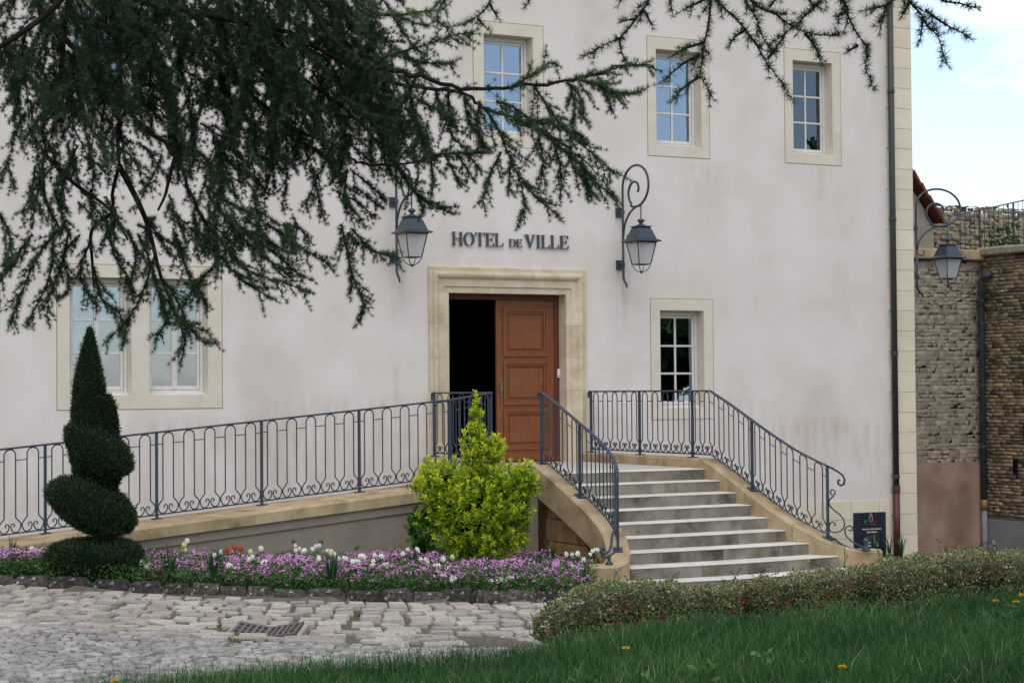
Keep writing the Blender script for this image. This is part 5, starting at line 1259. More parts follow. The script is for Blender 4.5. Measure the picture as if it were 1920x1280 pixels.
for i, (px, py) in enumerate(((425, 1037), (438, 1032), (449, 1034))):
    g, h = by_pixel(px, py, 28); bloom('tulip', g, h, 'tulip', REDF, 'red tulip in the group of three, %s from the left' % ordn[i], 'tulip', 'red tulips', sc=1.05)
nar = sorted([(63, 1026), (80, 1035), (265, 1053), (275, 1058), (425, 1058), (433, 1065), (403, 1036), (470, 1045), (495, 1052), (556, 1024), (573, 1025), (590, 1022), (599, 1040), (617, 1030), (643, 1048), (655, 1047), (675, 1040), (672, 1050), (693, 1052), (705, 1042), (718, 1052), (756, 1032), (778, 1030), (790, 1050), (812, 1055), (836, 1066), (832, 1077), (846, 1082)]+[(928, 1086), (938, 1100), (950, 1083), (1077, 1038), (1062, 1036), (1093, 1040), (1110, 1033), (1078, 1060)])
nlab = ['%s white narcissus bunch from the left in the flower bed' % o for o in ordn]
for i, (px, py) in enumerate(nar):
    g, h = by_pixel(px, py, 34 if py < 1060 else 24)
    lab = nlab[i] if i < len(ordn)-0 else 'white narcissus bunch right of the golden shrub, %s of those from the left' % ordn[i-len(ordn)]
    bloom('narcissus', g, h, 'narcissus', WHITEF, lab, 'narcissus', 'white narcissi in the flower bed', n=3 if i % 2 else 2, sc=.85)

# ------------------------------------------------------------------ cotoneaster hedge
HG = empty('cotoneaster_hedge', (*loc(1.6, 11.4), -.5)); tag(HG, 'low olive-green cotoneaster hedge dotted with red berries, behind the lawn', 'hedge')
HT = [(995, 1165), (1030, 1130), (1075, 1106), (1120, 1094), (1180, 1088), (1240, 1092), (1300, 1100), (1370, 1096), (1430, 1084), (1500, 1076), (1570, 1066), (1640, 1056), (1720, 1040), (1800, 1034), (1900, 1032), (2000, 1022), (2150, 1005), (2460, 990), (2500, 1010)]
HB = [(995, 1185), (1060, 1205), (1150, 1185), (1280, 1165), (1500, 1140), (1920, 1112), (2150, 1100), (2500, 1085)]
def hedge_D(px): return np.interp(px, [990, 1500, 2150, 2500], [11.0, 12.0, 12.8, 13.1])
def hedge():
    n = 53000; px = rng.uniform(1000, 2490, n); tp = np.interp(px, *zip(*HT)); bt = np.interp(px, *zip(*HB))+10
    depth = rng.beta(1.2, 1.2, n)                     # 0 front, 1 back
    u = rng.random(n)
    shell = rng.random(n)
    # cross-section: rounded top; front face and top surface shells
    prof = np.sqrt(np.clip(1-(2*depth-1)**4, 0, 1)); und = 5*np.sin(px*.045+depth*4)+4*np.sin(px*.11+1)
    top = bt+(tp-bt)*(.80+.20*prof)-und*.8
    front = shell < .62
    depth = np.where(front, rng.beta(1, 6, n)*.35, depth)
    py = np.where(front, bt+(top-bt)*u, top+np.abs(rng.normal(0, 9, n)))
    D = hedge_D(px)+(depth-.5)*.95-(.10*np.sin(px*.03)+.08*np.sin(px*.083+2))*(1-depth)
    P = CAM+(fw+rt*((px-960)/FPX)[:, None]-up*((py-640)/FPX)[:, None])*D[:, None]
    # keep the back of the hedge at the same real height as its front
    a = ((tp-640)/FPX*hedge_D(px)); P[:, 2] += 0
    d = unit(rng.normal(size=(n, 3))*.75+np.array([-.15, -.45, .55])); L_ = rng.uniform(.013, .024, n)
    t = np.clip(rng.beta(2.2, 2.6, n)+.18*(u-.55)*front+.10*(~front), 0, 1); t = np.where(rng.random(n) < .05, 1.0, t)  # shade low on the front and pale leaf glints are put into the tint
    V, F = leaves(P, d, L_, L_*.55, .2, nrm=unit(rng.normal(size=(n, 3))*.6+np.array([-.2, -.3, 1.]))); npmesh('foliage', V, F, HEDGE, HG, np.repeat(t, 4))
    # shoots standing out of the top
    m = MB(); SP, SD, ST_ = [], [], []
    for k in range(46):
        x = random.uniform(1010, 2050); y = np.interp(x, *zip(*HT))+4; D0 = float(hedge_D(x))+random.uniform(-.3, .3); p = at(x, y, D0); q = p+np.array([random.uniform(-.14, .14), random.uniform(-.1, .1), random.uniform(.03, .11)])
        m.tube([tuple(p), tuple((p+q)/2+np.array([0, 0, .015])), tuple(q)], .002, 4)
        for j in range(9): SP.append(p+(q-p)*(j/8)); SD.append(unit(rng.normal(size=3)+np.array([0, 0, .5])))
    V, F = leaves(np.array(SP), np.array(SD), .02, .011); npmesh('shoot_leaves', V, F, HEDGE, HG, np.repeat(rng.uniform(.3, .9, len(SP)), 4))
    # inner twigs
    for k in range(520):
        x = random.uniform(1010, 2470); tb, bb = np.interp(x, *zip(*HT)), np.interp(x, *zip(*HB)); D0 = float(hedge_D(x))+random.uniform(-.2, .4)
        p = at(x, bb+10, D0); q = at(x+random.uniform(-40, 40), tb+random.uniform(5, 40), D0+random.uniform(-.2, .2)); m.tube([tuple(p), tuple((p+q)/2+np.array([random.uniform(-.05, .05), 0, 0])), tuple(q)], [.006, .004, .002], 4, caps=False)
    tag(m.build('twigs', TWIG, HG), kind='stuff')
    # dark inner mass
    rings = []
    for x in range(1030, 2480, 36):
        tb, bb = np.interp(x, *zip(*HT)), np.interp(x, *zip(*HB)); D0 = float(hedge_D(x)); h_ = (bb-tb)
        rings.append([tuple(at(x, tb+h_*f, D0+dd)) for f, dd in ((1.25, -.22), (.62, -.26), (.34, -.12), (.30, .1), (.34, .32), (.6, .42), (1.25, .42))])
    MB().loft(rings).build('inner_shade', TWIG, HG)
    bp = MB(); bmv, bmf = blob((0, 0, 0), (1, 1, 1), 1, 0)
    nb = 220; x = rng.uniform(1015, 2420, nb); u = rng.random(nb)
    Vs, Fs = [], []
    for k in range(nb):
        tb, bb = np.interp(x[k], *zip(*HT)), np.interp(x[k], *zip(*HB)); py = bb+(tb-bb)*u[k]*.95
        for j in range(random.choice((1, 1, 2, 3))):
            c = at(x[k]+random.uniform(-4, 4), py+random.uniform(-3, 3), float(hedge_D(x[k]))-.5+random.uniform(-.02, .12)); Vs.append(bmv*.0068+c); Fs.append(bmf+sum(len(v) for v in Vs[:-1]))
    tag(npmesh('berries', np.concatenate(Vs), np.concatenate(Fs), BERRY, HG), kind='stuff')
hedge()

# ------------------------------------------------------------------ lawn grass
def grass():
    n = 250000; b = 5.6+rng.random(n)*7.2; a = rng.uniform(-.34, .46, n)*b
    bc = np.interp(a, LA, LB); ok = (b < bc+.55); a, b = a[ok], b[ok]; x, y = loc(a, b); n = len(a)
    z = lawn(x, y)-.01
    cl = .5+.5*np.sin(a*5.3+1.7*np.sin(b*3.1))*np.sin(b*4.1+1.3*np.sin(a*2.7))
    h = rng.gamma(7, .0095, n)*(.75+.55*cl); h = np.clip(h, .025, .2); wd = rng.uniform(.0008, .0018, n); tall = rng.random(n) < .012; h = np.where(tall, h*1.7, h)
    ang = rng.uniform(0, 2*math.pi, n); ln = rng.uniform(.05, .95, n)*h; dx, dy = np.cos(ang)*ln, np.sin(ang)*ln
    f = rng.uniform(0, math.pi, n); sx, sy = np.cos(f)*wd, np.sin(f)*wd
    V = np.zeros((n, 5, 3))
    V[:, 0] = np.stack([x-sx, y-sy, z], 1); V[:, 1] = np.stack([x+sx, y+sy, z], 1)
    V[:, 2] = np.stack([x+dx*.3+sx*.8, y+dy*.3+sy*.8, z+h*.6], 1); V[:, 3] = np.stack([x+dx*.3-sx*.8, y+dy*.3-sy*.8, z+h*.6], 1)
    V[:, 4] = np.stack([x+dx, y+dy, z+h], 1)
    i = np.arange(n)[:, None]*5; F = np.concatenate([i+np.array([0, 1, 2]), i+np.array([0, 2, 3]), i+np.array([3, 2, 4])], 1).reshape(-1, 3)
    pt = np.sin(a*1.9+2.2*np.sin(b*1.1))*np.sin(b*2.3+a*.9)+.5*np.sin(a*6.1-b*3.3); t = np.clip(rng.beta(2, 3.2, n)*.8+.10*cl+.13*pt, 0, .82); t = np.where(rng.random(n) < .025+.045*np.clip(pt, 0, 1), 1, t)
    T = np.stack([t*.6, t*.6, t*.9, t*.9, t], 1).ravel()
    o = npmesh('grass', V.reshape(-1, 3), F, GRASS, None, T); tag(o, 'dark green uncut grass of the lawn in the foreground', 'grass', kind='stuff')
    # coarser broad-bladed tufts
    n = 420; b = 6.4+rng.random(n)*4.2; a = rng.uniform(-.27, .28, n)*b; bc = np.interp(a, LA, LB); ok = b < bc+.25; a, b = a[ok], b[ok]; x, y = loc(a, b); P = np.stack([x, y, lawn(x, y)], 1); n = len(a)
    d = unit(rng.normal(size=(n, 3))*.45+np.array([0, 0, 1.])); V, F = leaves(P, d, rng.uniform(.06, .15, n), .006, .1); o = npmesh('coarse_grass', V, F, GRASS, None, np.repeat(rng.uniform(.2, .75, n), 4)); tag(o, 'coarser broad grass blades scattered through the lawn', 'grass', kind='stuff')
grass()
def lawn_pt(px, py):
    v = ray(px, py); D = 8.0
    for _ in range(40):
        p = CAM+v*D; g = float(lawn(p[0], p[1])); D = D*.5+.5*(g-CAM[2])/v[2]
    return CAM+v*D
def dandelion(px, py, label, closed=False):
    hgt = .085; v = ray(px, py); D = 8.0
    for _ in range(40):
        p = CAM+v*D; g = float(lawn(p[0], p[1]))+hgt; D = D*.5+.5*(g-CAM[2])/v[2]
    p = CAM+v*D; e = empty('dandelion', (p[0], p[1], p[2]-hgt)); tag(e, label, 'dandelion', 'dandelions in the lawn')
    MB().tube([(0, 0, 0), (.004, .003, hgt*.5), (0, 0, hgt-.004)], .0025, 5).build('stem', STEM, e, local=True)
    n = 90; a = rng.uniform(0, 2*math.pi, n); el = rng.uniform(.05, 1.2, n); d = np.stack([np.cos(a)*np.cos(el), np.sin(a)*np.cos(el), np.sin(el)], 1)
    V, F = leaves(np.zeros((n, 3))+np.array([0, 0, hgt]), d, np.where(el < .7, .022, .014), .0045); npmesh('flower_head', V, F, DANDY, e, local=True)
    k = 7; a = rng.uniform(0, 2*math.pi, k); d = np.stack([np.cos(a), np.sin(a), .35+0*a], 1); V, F = leaves(np.zeros((k, 3)), d, .12, .03); npmesh('leaves', V, F, STRAP, e, np.repeat(rng.random(k), 4), local=True)
for px, py, lab in ((1174, 1216, 'yellow dandelion in the grass below the staircase newel'), (1580, 1251, 'large yellow dandelion at the bottom of the lawn'), (1868, 1127, 'yellow dandelion by the hedge, left of the pair at the right edge'), (1905, 1129, 'yellow dandelion at the right edge, lower of the pair'), (1917, 1116, 'yellow dandelion cut by the right edge, upper of the pair'), (215, 1277, 'yellow dandelion at the bottom left edge of the lawn')):
    dandelion(px, py, lab)
def herb(px, py, label, n, s, tb):
    p = lawn_pt(px, py+40); e = empty('broadleaf_weed', tuple(p)); tag(e, label, 'weed', 'broad-leaved weeds in the lawn')
    a = rng.uniform(0, 2*math.pi, n); d = np.stack([np.cos(a), np.sin(a), rng.uniform(.2, 1.1, n)], 1); q = p+np.array([0, 0, .03])+rng.normal(0, .025, (n, 3))+np.array([0, 0, .05])*rng.random((n, 1))
    V, F = leaves(q, d, rng.uniform(.6, 1.2, n)*s, s*.45, .15); npmesh('leaves', V, F, GREENF, e, np.repeat(np.clip(rng.normal(tb, .15, n), 0, 1), 4))
herb(1320, 1245, 'pale broad-leaved weed in the lawn below the hedge', 20, .06, .7); herb(1440, 1225, 'grey-green weed stalk in the lawn, right of the pale one', 9, .045, .8); herb(1225, 1262, 'low leafy weed at the bottom of the lawn left of the pale one', 16, .05, .5); herb(1090, 1262, 'small leafy weed near the bottom centre of the lawn', 12, .05, .45)

# ------------------------------------------------------------------ cedar overhanging the picture
TRX, TRY = loc(-6.4, 9.0)
CED = empty('cedar_tree', (TRX, TRY, float(ground(TRX, TRY)))); tag(CED, 'old dark cedar whose drooping needled branches hang across the top of the view', 'tree')
CEDN = empty('cedar_tree', (*loc(5.2, 4.6), -.1)); tag(CEDN, 'nearer cedar whose needled twigs hang in at the top right', 'tree')
class Cedar:
    def __init__(s, root, kn=32, wd=.040): s.root = root; s.kn = kn; s.wd = wd; s.m = MB(); s.P = []; s.A = []; s.S = []; s.T = []; s.limbs = []
    def spurs(s, pts, step, size, tint, skip=0.0):
        """needle rosettes set along a twig"""
        pts = np.array(pts); d = np.linalg.norm(np.diff(pts, axis=0), axis=1); L_ = np.concatenate([[0], np.cumsum(d)])
        n = int(L_[-1]/step)
        if n < 1: return
        t = (np.arange(n)+rng.random(n)*.6)*step; t = t[t < L_[-1]]
        if skip: t = t[rng.random(len(t)) > skip]
        n = len(t)
        if n == 0: return
        q = np.stack([np.interp(t, L_, pts[:, k]) for k in range(3)], 1)
        i = np.clip(np.searchsorted(L_, t)-1, 0, len(d)-1); T_ = unit(np.diff(pts, axis=0)[i])
        a = unit(rng.normal(size=(n, 3))+np.array([0, 0, .55])); a = unit(a-T_*(a*T_).sum(1)[:, None]*.8+T_*.25)
        s.P.append(q); s.A.append(a); s.S.append(rng.uniform(.8, 1.15, n)*size); s.T.append(np.clip(tint+rng.normal(0, .10, n)+.10*a[:, 2], 0, 1))  # rosettes facing up tinted lighter, as a highlight in the colour
    def tip(s, pts, size, tint):
        q = np.array(pts[-1])[None]; a = unit(np.array(pts[-1])-np.array(pts[-2]))[None]; s.P.append(q); s.A.append(a); s.S.append(np.array([size*.8])); s.T.append(np.array([tint]))
    def curve(s, p, q, sag, n=7, wob=.02):
        p, q = np.array(p), np.array(q); L_ = np.linalg.norm(q-p); out = []; w1 = rng.normal(0, wob*L_, 3); w2 = rng.normal(0, wob*L_*.6, 3)
        for k in range(n):
            t = k/(n-1); c = p+(q-p)*t; c = c+np.array([0, 0, sag*L_*(4*t*(1-t))])+w1*math.sin(math.pi*t)+w2*math.sin(2*math.pi*t); out.append(c)
        return out
    def twig(s, pts, r_, step=.017, size=.024, tint=.35, tipped=True, skip=0.0):
        n = len(pts); s.m.tube([tuple(p) for p in pts], [r_*(1-.75*i/(n-1)) for i in range(n)], 4, caps=False); s.spurs(pts, step, size, tint, skip)
        if tipped: s.tip(pts, size, min(1, tint+.15))
    def spray(s, pts, r_, n_side, side_len, size=.024, tint=.35, step=.017, skip=0.0, bare=.0, hang=.5):
        """a branchlet with alternating side twigs"""
        pts = [np.array(p) for p in pts]; s.twig(pts, r_, step, size, tint, True, skip)
        P_ = np.array(pts); d = np.concatenate([[0], np.cumsum(np.linalg.norm(np.diff(P_, axis=0), axis=1))])
        for k in range(n_side):
            t = d[-1]*(bare+(1-bare)*(k+rng.random())/n_side*.97); b = np.array([np.interp(t, d, P_[:, j]) for j in range(3)])
            i = min(max(np.searchsorted(d, t)-1, 0), len(pts)-2); T_ = unit(pts[i+1]-pts[i])
            sd = unit(np.cross(T_, rng.normal(size=3))); L_ = side_len*rng.uniform(.35, 1.05)*(1-.45*t/d[-1])
            e = b+unit(T_*.75+sd*.75+np.array([0, 0, -hang*.6]))*L_; s.twig(s.curve(b, e, -.04, 5), r_*.45, step, size, tint+rng.normal(0, .05), True, skip)
    def limb(s, pts, r0_, r1_):
        n = len(pts); MB().tube([tuple(p) for p in pts], [r0_+(r1_-r0_)*i/(n-1) for i in range(n)], 8).build('limb', BARK, s.root, smooth=True)
    def finish(s):
        tag(s.m.build('twigs', BARK, s.root), kind='stuff')
        P, A, S, T = map(np.concatenate, (s.P, s.A, s.S, s.T)); n = len(P); k = s.kn
        ax = np.repeat(A, k, 0); d = unit(ax*rng.uniform(.25, 1.1, (n*k, 1))+rng.normal(size=(n*k, 3))*.62); L_ = np.repeat(S, k)*rng.uniform(.7, 1.1, n*k)
        b = np.repeat(P, k, 0)+d*.002; sd = unit(np.cross(d, rng.normal(size=(n*k, 3)))); w_ = (np.repeat(S, k)*s.wd)[:, None]
        V = np.stack([b+sd*w_, b-sd*w_, b+d*L_[:, None]], 1).reshape(-1, 3); F = np.arange(n*k*3).reshape(-1, 3)
        o = npmesh('needles', V, F, NEEDLE, s.root, np.repeat(np.clip(np.repeat(T, k)+rng.normal(0, .06, n*k), 0, 1), 3)); tag(o, kind='stuff'); return n
def pxs(L_, D, n=4):
    """smooth 3-D path through picture points at depth D (or per-point depth)"""
    P = [at(p[0], p[1], (p[2] if len(p) > 2 else D)) for p in L_]; return smooth_path(P, n) if len(P) > 2 else P

C = Cedar(CED)
trunk = [(TRX, TRY, float(ground(TRX, TRY))-.2), (TRX, TRY, 2), (TRX+.05, TRY, 5), (TRX, TRY+.1, 9), (TRX, TRY, 14)]
MB().tube(trunk, [.42, .34, .28, .2, .05], 14).build('trunk', BARK, CED, smooth=True)
top = np.array([TRX, TRY, 4.6])
# limbs seen against the wall, carried back to the trunk
def main_limb(L_, D, r0_, r1_, zt=None):
    pts = pxs(L_, D, 5); s0 = np.array([TRX, TRY, (zt if zt else pts[0][2]+.5)]); mid = (s0+pts[0])/2+np.array([0, 0, .25]); pre = smooth_path([s0, mid, pts[0]], 5)[:-1]
    C.limb(pre+[pts[0]], .07, r0_*.42); C.limb([p+rng.normal(0, .006, 3) for p in pts], r0_*.42, r1_*.7); C.spray(pts, .003, 26, .17, .030, .3, .05); return pts
main_limb([(60, -30), (85, 45), (130, 80), (200, 160), (262, 232), (330, 290), (352, 350), (388, 425)], 9.6, .040, .010)
main_limb([(226, -40), (226, 100), (223, 210), (220, 310), (207, 402)], 10.2, .030, .013)
main_limb([(128, -40), (112, 140), (86, 215), (80, 290), (84, 370), (112, 430)], 9.9, .024, .008)
main_limb([(400, -30), (520, 75), (562, 142), (620, 185), (690, 245), (745, 312), (790, 372), (846, 401)], 9.8, .030, .005)
main_limb([(560, -30), (620, 70), (690, 122), (770, 138), (865, 165), (960, 162), (1060, 152), (1115, 140), (1165, 126), (1210, 124), (1238, 134)], 9.3, .035, .003)
main_limb([(540, 60), (690, 140), (800, 165), (872, 178), (905, 200), (962, 222), (1036, 258), (1090, 296), (1154, 368)], 9.5, .028, .003)
main_limb([(300, -30), (420, 120), (520, 220), (640, 280), (678, 307), (774, 304), (826, 289), (916, 287)], 9.7, .026, .003)
C.limb(pxs([(330, 290), (318, 330), (310, 365), (296, 395)], 9.6), .012, .006)
C.limb(pxs([(223, 310), (262, 385), (282, 440), (302, 520), (332, 590), (347, 640)], 9.9), .016, .004)
C.limb(pxs([(84, 290), (140, 345), (205, 392), (240, 450)], 9.9), .012, .005)
C.limb(pxs([(207, 402), (172, 432), (173, 490), (176, 540)], 10.2), .013, .005)
C.limb(pxs([(-20, 100), (40, 62), (95, 20), (140, -30)], 9.2), .012, .018)
# hand-placed sprays (picture points), depth, side twigs, side length, tint
H = [
 ([(1060, 152), (1115, 140), (1165, 126), (1210, 124), (1238, 134)], 9.3, 7, .12, .55), ([(960, 162), (1000, 140), (1030, 118), (1050, 125)], 9.2, 6, .12, .62), ([(1063, 154), (1090, 186), (1095, 222)], 9.3, 6, .12, .45),
 ([(1085, 150), (1115, 158), (1145, 171), (1196, 178)], 9.25, 9, .16, .5), ([(1130, 168), (1142, 190), (1147, 210)], 9.25, 3, .08, .5), ([(1120, 160), (1150, 180), (1168, 194)], 9.25, 4, .08, .5),
 ([(1000, 160), (1020, 190), (1048, 232), (1083, 265), (1125, 300), (1156, 331)], 9.4, 14, .20, .42), ([(962, 222), (1010, 245), (1050, 275), (1090, 310), (1120, 345), (1154, 368)], 9.4, 14, .20, .40),
 ([(905, 200), (930, 235), (956, 296), (979, 353), (983, 416)], 9.4, 12, .18, .38), ([(979, 340), (1010, 375), (1053, 408)], 9.4, 6, .12, .40), ([(940, 285), (918, 330), (904, 386)], 9.4, 7, .12, .36),
 ([(958, 290), (955, 330), (953, 362)], 9.4, 4, .1, .38), ([(1036, 258), (1050, 310), (1052, 365)], 9.45, 7, .13, .38), ([(1010, 250), (1018, 310), (1012, 345)], 9.45, 7, .13, .38), ([(1090, 300), (1100, 340), (1104, 376)], 9.45, 5, .1, .4), ([(1060, 280), (1080, 320), (1120, 372)], 9.45, 6, .1, .4), ([(1070, 160), (1078, 200), (1072, 240), (1098, 262)], 9.4, 8, .14, .42),
 ([(930, 190), (960, 200), (1000, 225), (1040, 235), (1068, 235)], 9.3, 10, .16, .45), ([(870, 180), (880, 230), (905, 262), (900, 282)], 9.5, 9, .14, .34), ([(808, 302), (812, 335), (811, 366)], 9.6, 5, .1, .45), ([(835, 292), (850, 320), (858, 349)], 9.6, 5, .1, .5), ([(855, 289), (875, 315), (889, 339)], 9.6, 4, .09, .55), ([(875, 288), (890, 305), (902, 326)], 9.6, 3, .08, .6), ([(780, 304), (835, 289), (916, 287)], 9.65, 9, .1, .62),
 ([(707, 270), (741, 309), (781, 363), (848, 401)], 9.6, 13, .18, .3), ([(781, 363), (790, 385), (792, 402)], 9.6, 3, .07, .35), ([(640, 420), (660, 514), (680, 564), (677, 606)], 9.5, 13, .16, .3), ([(660, 430), (700, 470), (748, 484)], 9.5, 8, .14, .4), ([(690, 130), (720, 110), (760, 95), (800, 84), (860, 64), (897, 64)], 8.8, 12, .16, .3), ([(774, 124), (800, 118), (852, 123)], 8.9, 6, .1, .45), ([(640, -20), (700, 25), (745, 30), (780, 45), (812, 49)], 8.9, 10, .15, .5), ([(745, 30), (790, 22), (832, 18)], 8.9, 6, .1, .7),
 ([(815, 165), (830, 210), (850, 260), (880, 278)], 9.5, 9, .14, .32), ([(760, 140), (775, 200), (790, 250), (775, 270)], 9.5, 9, .16, .3), ([(720, 130), (735, 190), (725, 240), (740, 290)], 9.6, 10, .17, .28), ([(840, 170), (845, 220), (865, 250)], 9.5, 8, .12, .34), ([(900, 190), (895, 230), (908, 280)], 9.45, 8, .12, .34),
 ([(385, 420), (430, 470), (470, 510), (530, 530), (586, 549)], 9.6, 14, .18, .4), ([(370, 430), (420, 490), (460, 530), (504, 556)], 9.6, 12, .17, .38), ([(470, 440), (520, 480), (555, 510), (570, 530)], 9.7, 9, .14, .36), ([(400, 380), (440, 430), (480, 470), (545, 520)], 9.7, 12, .18, .34), ([(500, 420), (545, 450), (590, 480), (625, 498)], 9.7, 9, .14, .34), ([(420, 480), (400, 500), (360, 545), (345, 575)], 9.7, 8, .12, .4),
 ([(302, 520), (330, 560), (350, 610), (340, 676)], 9.9, 12, .15, .36), ([(325, 585), (360, 620), (380, 640), (408, 642)], 9.9, 7, .1, .55), ([(290, 480), (270, 540), (245, 590), (195, 645)], 9.9, 11, .13, .36), ([(245, 590), (235, 620), (228, 652)], 9.9, 4, .08, .4), ([(300, 540), (310, 600), (290, 640)], 9.9, 8, .12, .36), ([(345, 530), (370, 540), (388, 580)], 9.9, 7, .1, .36), ([(312, 560), (340, 600), (395, 625)], 9.85, 7, .1, .5),
 ([(110, 430), (70, 480), (45, 540), (15, 618)], 9.8, 13, .16, .42), ([(60, 440), (30, 480), (0, 530), (-20, 560)], 9.7, 11, .17, .42), ([(100, 440), (95, 510), (70, 570), (48, 612)], 9.9, 12, .13, .42), ([(130, 430), (115, 500), (92, 560), (88, 600)], 10, 11, .13, .42), ([(170, 450), (150, 510), (165, 550), (185, 580)], 10, 10, .13, .4), ([(176, 500), (190, 560), (225, 590), (232, 640)], 10.1, 10, .12, .38), ([(200, 420), (215, 480), (240, 520), (250, 560)], 10, 10, .13, .36), ([(240, 430), (255, 480), (245, 530), (262, 560)], 10, 10, .13, .36),
 ([(150, 440), (120, 480), (130, 540), (110, 560)], 10, 10, .13, .42), ([(0, 400), (20, 450), (5, 500), (25, 480)], 9.6, 8, .15, .42), ([(330, 440), (345, 490), (365, 540), (385, 560)], 9.8, 10, .13, .36), ([(260, 440), (285, 500), (300, 560), (312, 600)], 9.8, 10, .13, .34), ([(850, -30), (820, 30), (845, 60)], 9, 5, .1, .3)]
for L_, D, ns, sl_, tn in H:
    C.spray(pxs(L_, D, 4), .0055, int(ns*1.35), sl_*1.15, .030, tn*.95, .017)  # tint kept above the mass: branch highlights put into the needle colour
# general drooping mass
def lower(x): return np.interp(x, [-40, 0, 60, 120, 200, 260, 330, 400, 450, 520, 600, 660, 720, 780, 830], [500, 480, 440, 430, 440, 470, 480, 480, 470, 470, 470, 440, 400, 330, 250])
def mass(n, x0, x1, ylo, yhi, ln, tint, dens=1.0):
    for _ in range(n):
        x = random.uniform(x0, x1); y = random.uniform(ylo, yhi); L_ = random.uniform(*ln); a = R(random.uniform(40, 135)) if x < 150 else R(random.uniform(22, 118)); D = random.uniform(9.3, 10.6)
        ex, ey = x+math.cos(a)*L_, y+math.sin(a)*L_
        lim = float(lower(ex))
        if ey > lim: k = max(.35, (lim-y)/(ey-y)) if ey > y else .4; ex, ey = x+(ex-x)*k, y+(ey-y)*k
        p, q = at(x, y, D), at(ex, ey, D+random.uniform(-.15, .15)); C.spray(C.curve(p, q, random.uniform(.0, .10), 6), .0045, max(3, int(L_/11*dens)), random.uniform(.10, .19), .030, tint+random.uniform(-.06, .06), .019)
mass(125, 120, 660, -60, 200, (70, 170), .18)
mass(50, -20, 220, -60, 160, (60, 150), .2)
mass(60, 200, 700, -60, 120, (50, 120), .2)
mass(40, 180, 520, -40, 200, (60, 140), .14)
mass(66, 420, 720, -40, 250, (70, 170), .18)
mass(34, 560, 800, 120, 290, (60, 130), .26)
mass(46, -30, 160, -40, 330, (60, 140), .28, .8)
mass(42, 0, 420, 230, 430, (60, 120), .28, .8)
mass(40, 350, 680, 220, 440, (60, 120), .26, .9)
# a little of the crown above the picture
for _ in range(70):
    x = random.uniform(-300, 900); y = random.uniform(-330, -70); D = random.uniform(8.6, 10.8); L_ = random.uniform(90, 200)
    p, q = at(x, y, D), at(x+random.uniform(-40, 120), y+L_*.7, D+random.uniform(-.4, .4)); C.spray(C.curve(p, q, .08, 5), .006, 8, .2, .027, .22, .024)
NR1 = C.finish()

C = Cedar(CEDN, 22, .036)
NX, NY = loc(5.2, 4.6)
MB().tube([(NX, NY, -.4), (NX, NY, 3), (NX, NY, 8), (NX, NY, 12)], [.36, .3, .2, .06], 12).build('trunk', BARK, CEDN, smooth=True)
def over(L_, D):
    pts = pxs(L_, D, 4); s0 = np.array([NX, NY, 3.4]); C.limb(smooth_path([s0, (s0+pts[0])/2+np.array([0, 0, .2]), pts[0]], 5)[:-1]+pts, .036, .006)
over([(1900, -120), (1700, -90), (1500, -75), (1330, -65), (1200, -70), (1000, -70)], 5.8)
for _ in range(46):
    t_ = random.random(); x = 2080+t_*1300; y = -150-120*t_+random.uniform(-40, 40); p = at(x, y, 5.7-.6*t_); q = p+np.array([random.uniform(-.3, .3), random.uniform(-.3, .3), random.uniform(-.42, -.1)]); C.spray(C.curve(p, q, .06, 5), .005, 5, .13, .026, .24, .014)
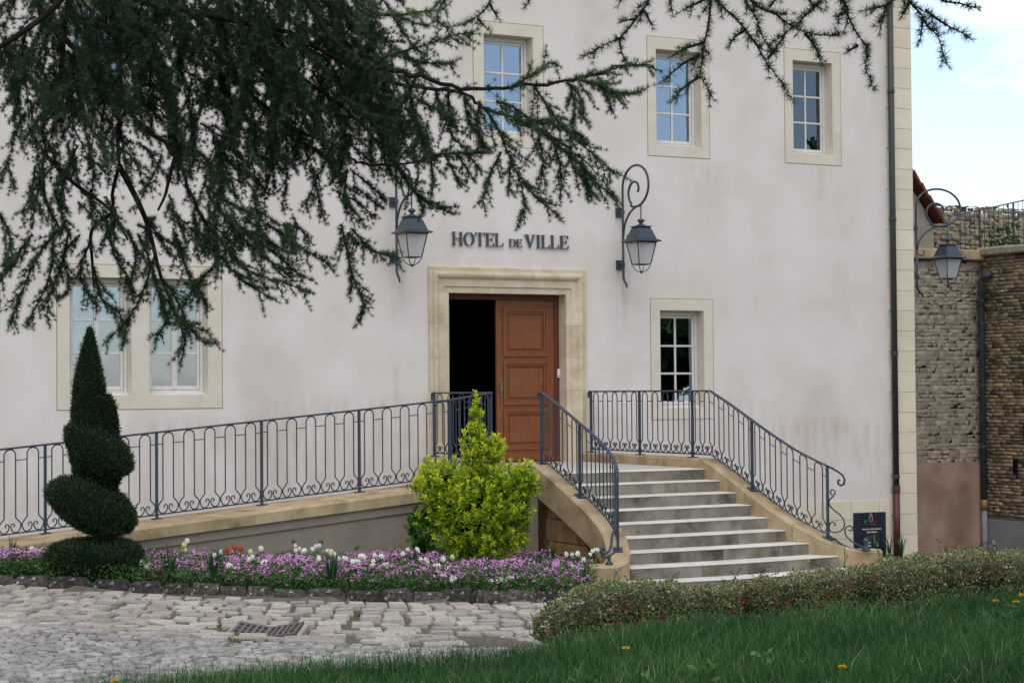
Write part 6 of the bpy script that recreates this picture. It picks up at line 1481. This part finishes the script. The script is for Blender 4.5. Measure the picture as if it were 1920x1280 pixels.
N_ = [
 ([(1235, -45), (1217, 0), (1192, 37), (1162, 71), (1140, 81), (1090, 108)], 5.9, 4, .05), ([(1162, 71), (1163, 88), (1173, 121)], 5.9, 1, .03), ([(1205, 18), (1215, 32), (1223, 52)], 5.9, 0, .03), ([(1192, 37), (1178, 38), (1164, 42)], 5.9, 0, .02),
 ([(1338, -45), (1333, 0), (1329, 41), (1320, 84), (1316, 122), (1314, 142), (1339, 187)], 5.6, 5, .04), ([(1320, 80), (1284, 92), (1257, 108)], 5.6, 2, .03), ([(1313, 103), (1281, 120), (1239, 155)], 5.6, 2, .03), ([(1312, 144), (1284, 163), (1258, 191)], 5.6, 2, .03), ([(1330, -5), (1300, 10), (1272, 25)], 5.7, 1, .04),
 ([(1330, -40), (1344, 0), (1381, 37), (1411, 74), (1438, 118), (1468, 158), (1487, 190)], 5.6, 6, .05), ([(1400, 55), (1378, 70), (1366, 88)], 5.6, 1, .03), ([(1385, -30), (1397, 0), (1414, 27), (1434, 77), (1452, 96)], 5.7, 4, .05),
 ([(1390, -20), (1420, 12), (1455, 27), (1481, 47), (1522, 64), (1572, 67)], 5.5, 5, .05), ([(1508, 62), (1528, 87), (1539, 118)], 5.5, 2, .03), ([(1555, -30), (1538, 3), (1502, 37), (1481, 57), (1446, 82)], 5.6, 4, .04), ([(1440, 110), (1455, 90), (1470, 70)], 5.6, 1, .03),
 ([(1575, -40), (1582, 0), (1592, 34), (1609, 67), (1626, 91), (1623, 128), (1634, 149)], 5.5, 6, .05), ([(1609, 85), (1592, 95), (1588, 98)], 5.5, 0, .03), ([(1700, -20), (1676, 0), (1653, 13), (1616, 20)], 5.3, 3, .04), ([(1662, 10), (1655, 35), (1649, 62)], 5.3, 1, .03), ([(1540, -20), (1570, -5), (1590, 18), (1570, 30)], 5.5, 2, .04),
 ([(1690, -40), (1703, 0), (1727, 27), (1737, 47), (1757, 67), (1767, 94), (1764, 122)], 5.4, 4, .04), ([(1735, 20), (1774, 47), (1815, 67)], 5.4, 2, .03), ([(1740, -30), (1764, 0), (1801, 7), (1832, 17)], 5.3, 2, .04), ([(1730, 30), (1728, 55), (1725, 75)], 5.4, 2, .03), ([(1705, 5), (1696, 22), (1690, 33)], 5.4, 0, .03),
 ([(930, -40), (919, 0), (908, 20), (876, 44), (848, 50)], 6.6, 3, .04), ([(919, 8), (928, 25), (936, 36)], 6.6, 0, .03), ([(895, 35), (905, 45), (918, 60)], 6.6, 0, .03), ([(1000, -40), (992, 0), (984, 14)], 6.6, 1, .03), ([(1160, -40), (1165, -5), (1158, 12)], 6, 1, .03), ([(1250, -30), (1256, 0), (1262, 30)], 5.9, 1, .03),
 ([(1470, -30), (1450, 5), (1440, 20)], 5.6, 1, .03), ([(1500, -30), (1520, 5), (1545, 18)], 5.6, 1, .03)]
for L_, D, ns, sl_ in N_:
    C.spray(pxs(L_, D, 4), .0045, ns, sl_*1.6, .026, .24, .0115, hang=.8)
NR2 = C.finish()

# ------------------------------------------------------------------ unseen trees added behind the viewer for the windows to mirror
def broadleaf(x, y, h, rad, label, seed):
    z = float(ground(x, y)); e = empty('added_broadleaf_tree', (x, y, z)); tag(e, label, 'tree', 'unseen trees added for the windows to mirror')
    MB().tube([(x, y, z-.2), (x+.1, y, z+h*.3), (x, y+.1, z+h*.75)], [.25, .18, .05], 10).build('trunk', BARK, e)
    m = MB()
    for k in range(9):
        a = k*2.4; q = (x+math.cos(a)*rad*.7, y+math.sin(a)*rad*.7, z+h*random.uniform(.45, .9)); m.tube([(x, y, z+h*(.25+.05*k)), ((x+q[0])/2, (y+q[1])/2, q[2]-.4), q], [.08, .05, .015], 6)
    m.build('branches', BARK, e)
    n = 9000; c = rng.normal(size=(40, 3)); c = unit(c)*rng.random((40, 1))**.4; cc = c[rng.integers(0, 40, n)]+rng.normal(0, .16, (n, 3))
    P = np.array([x, y, z+h*.6])+cc*np.array([rad, rad, h*.42]); V, F = leaves(P, rand_dirs(n), .55, .42); npmesh('crown', V, F, leaf_mat('tree_leaf', [(.02, .05, .012), (.04, .09, .02), (.07, .13, .03)], trans=.3) if 'tree_leaf' not in MATS else MATS['tree_leaf'], e, np.repeat(rng.random(n), 4))
broadleaf(20.6, -27.5, 5.4, 3.2, 'leafy green tree added behind the viewer for the lower right window to mirror', 1); broadleaf(26, -24, 9.5, 3.8, 'further leafy tree added out of view for the lower right window to mirror', 2); broadleaf(16, -36, 9, 3.8, 'tree added far behind the viewer for dark reflections at the window foot', 3)
for o in bpy.data.objects:
    if o.parent is None and o.type in {'MESH', 'EMPTY'} and 'label' not in o.keys() and 'kind' not in o.keys(): print('UNLABELLED', o.name)
print('setts', NSETT, 'cobbles', NCOB, 'rosettes', NR1, NR2)
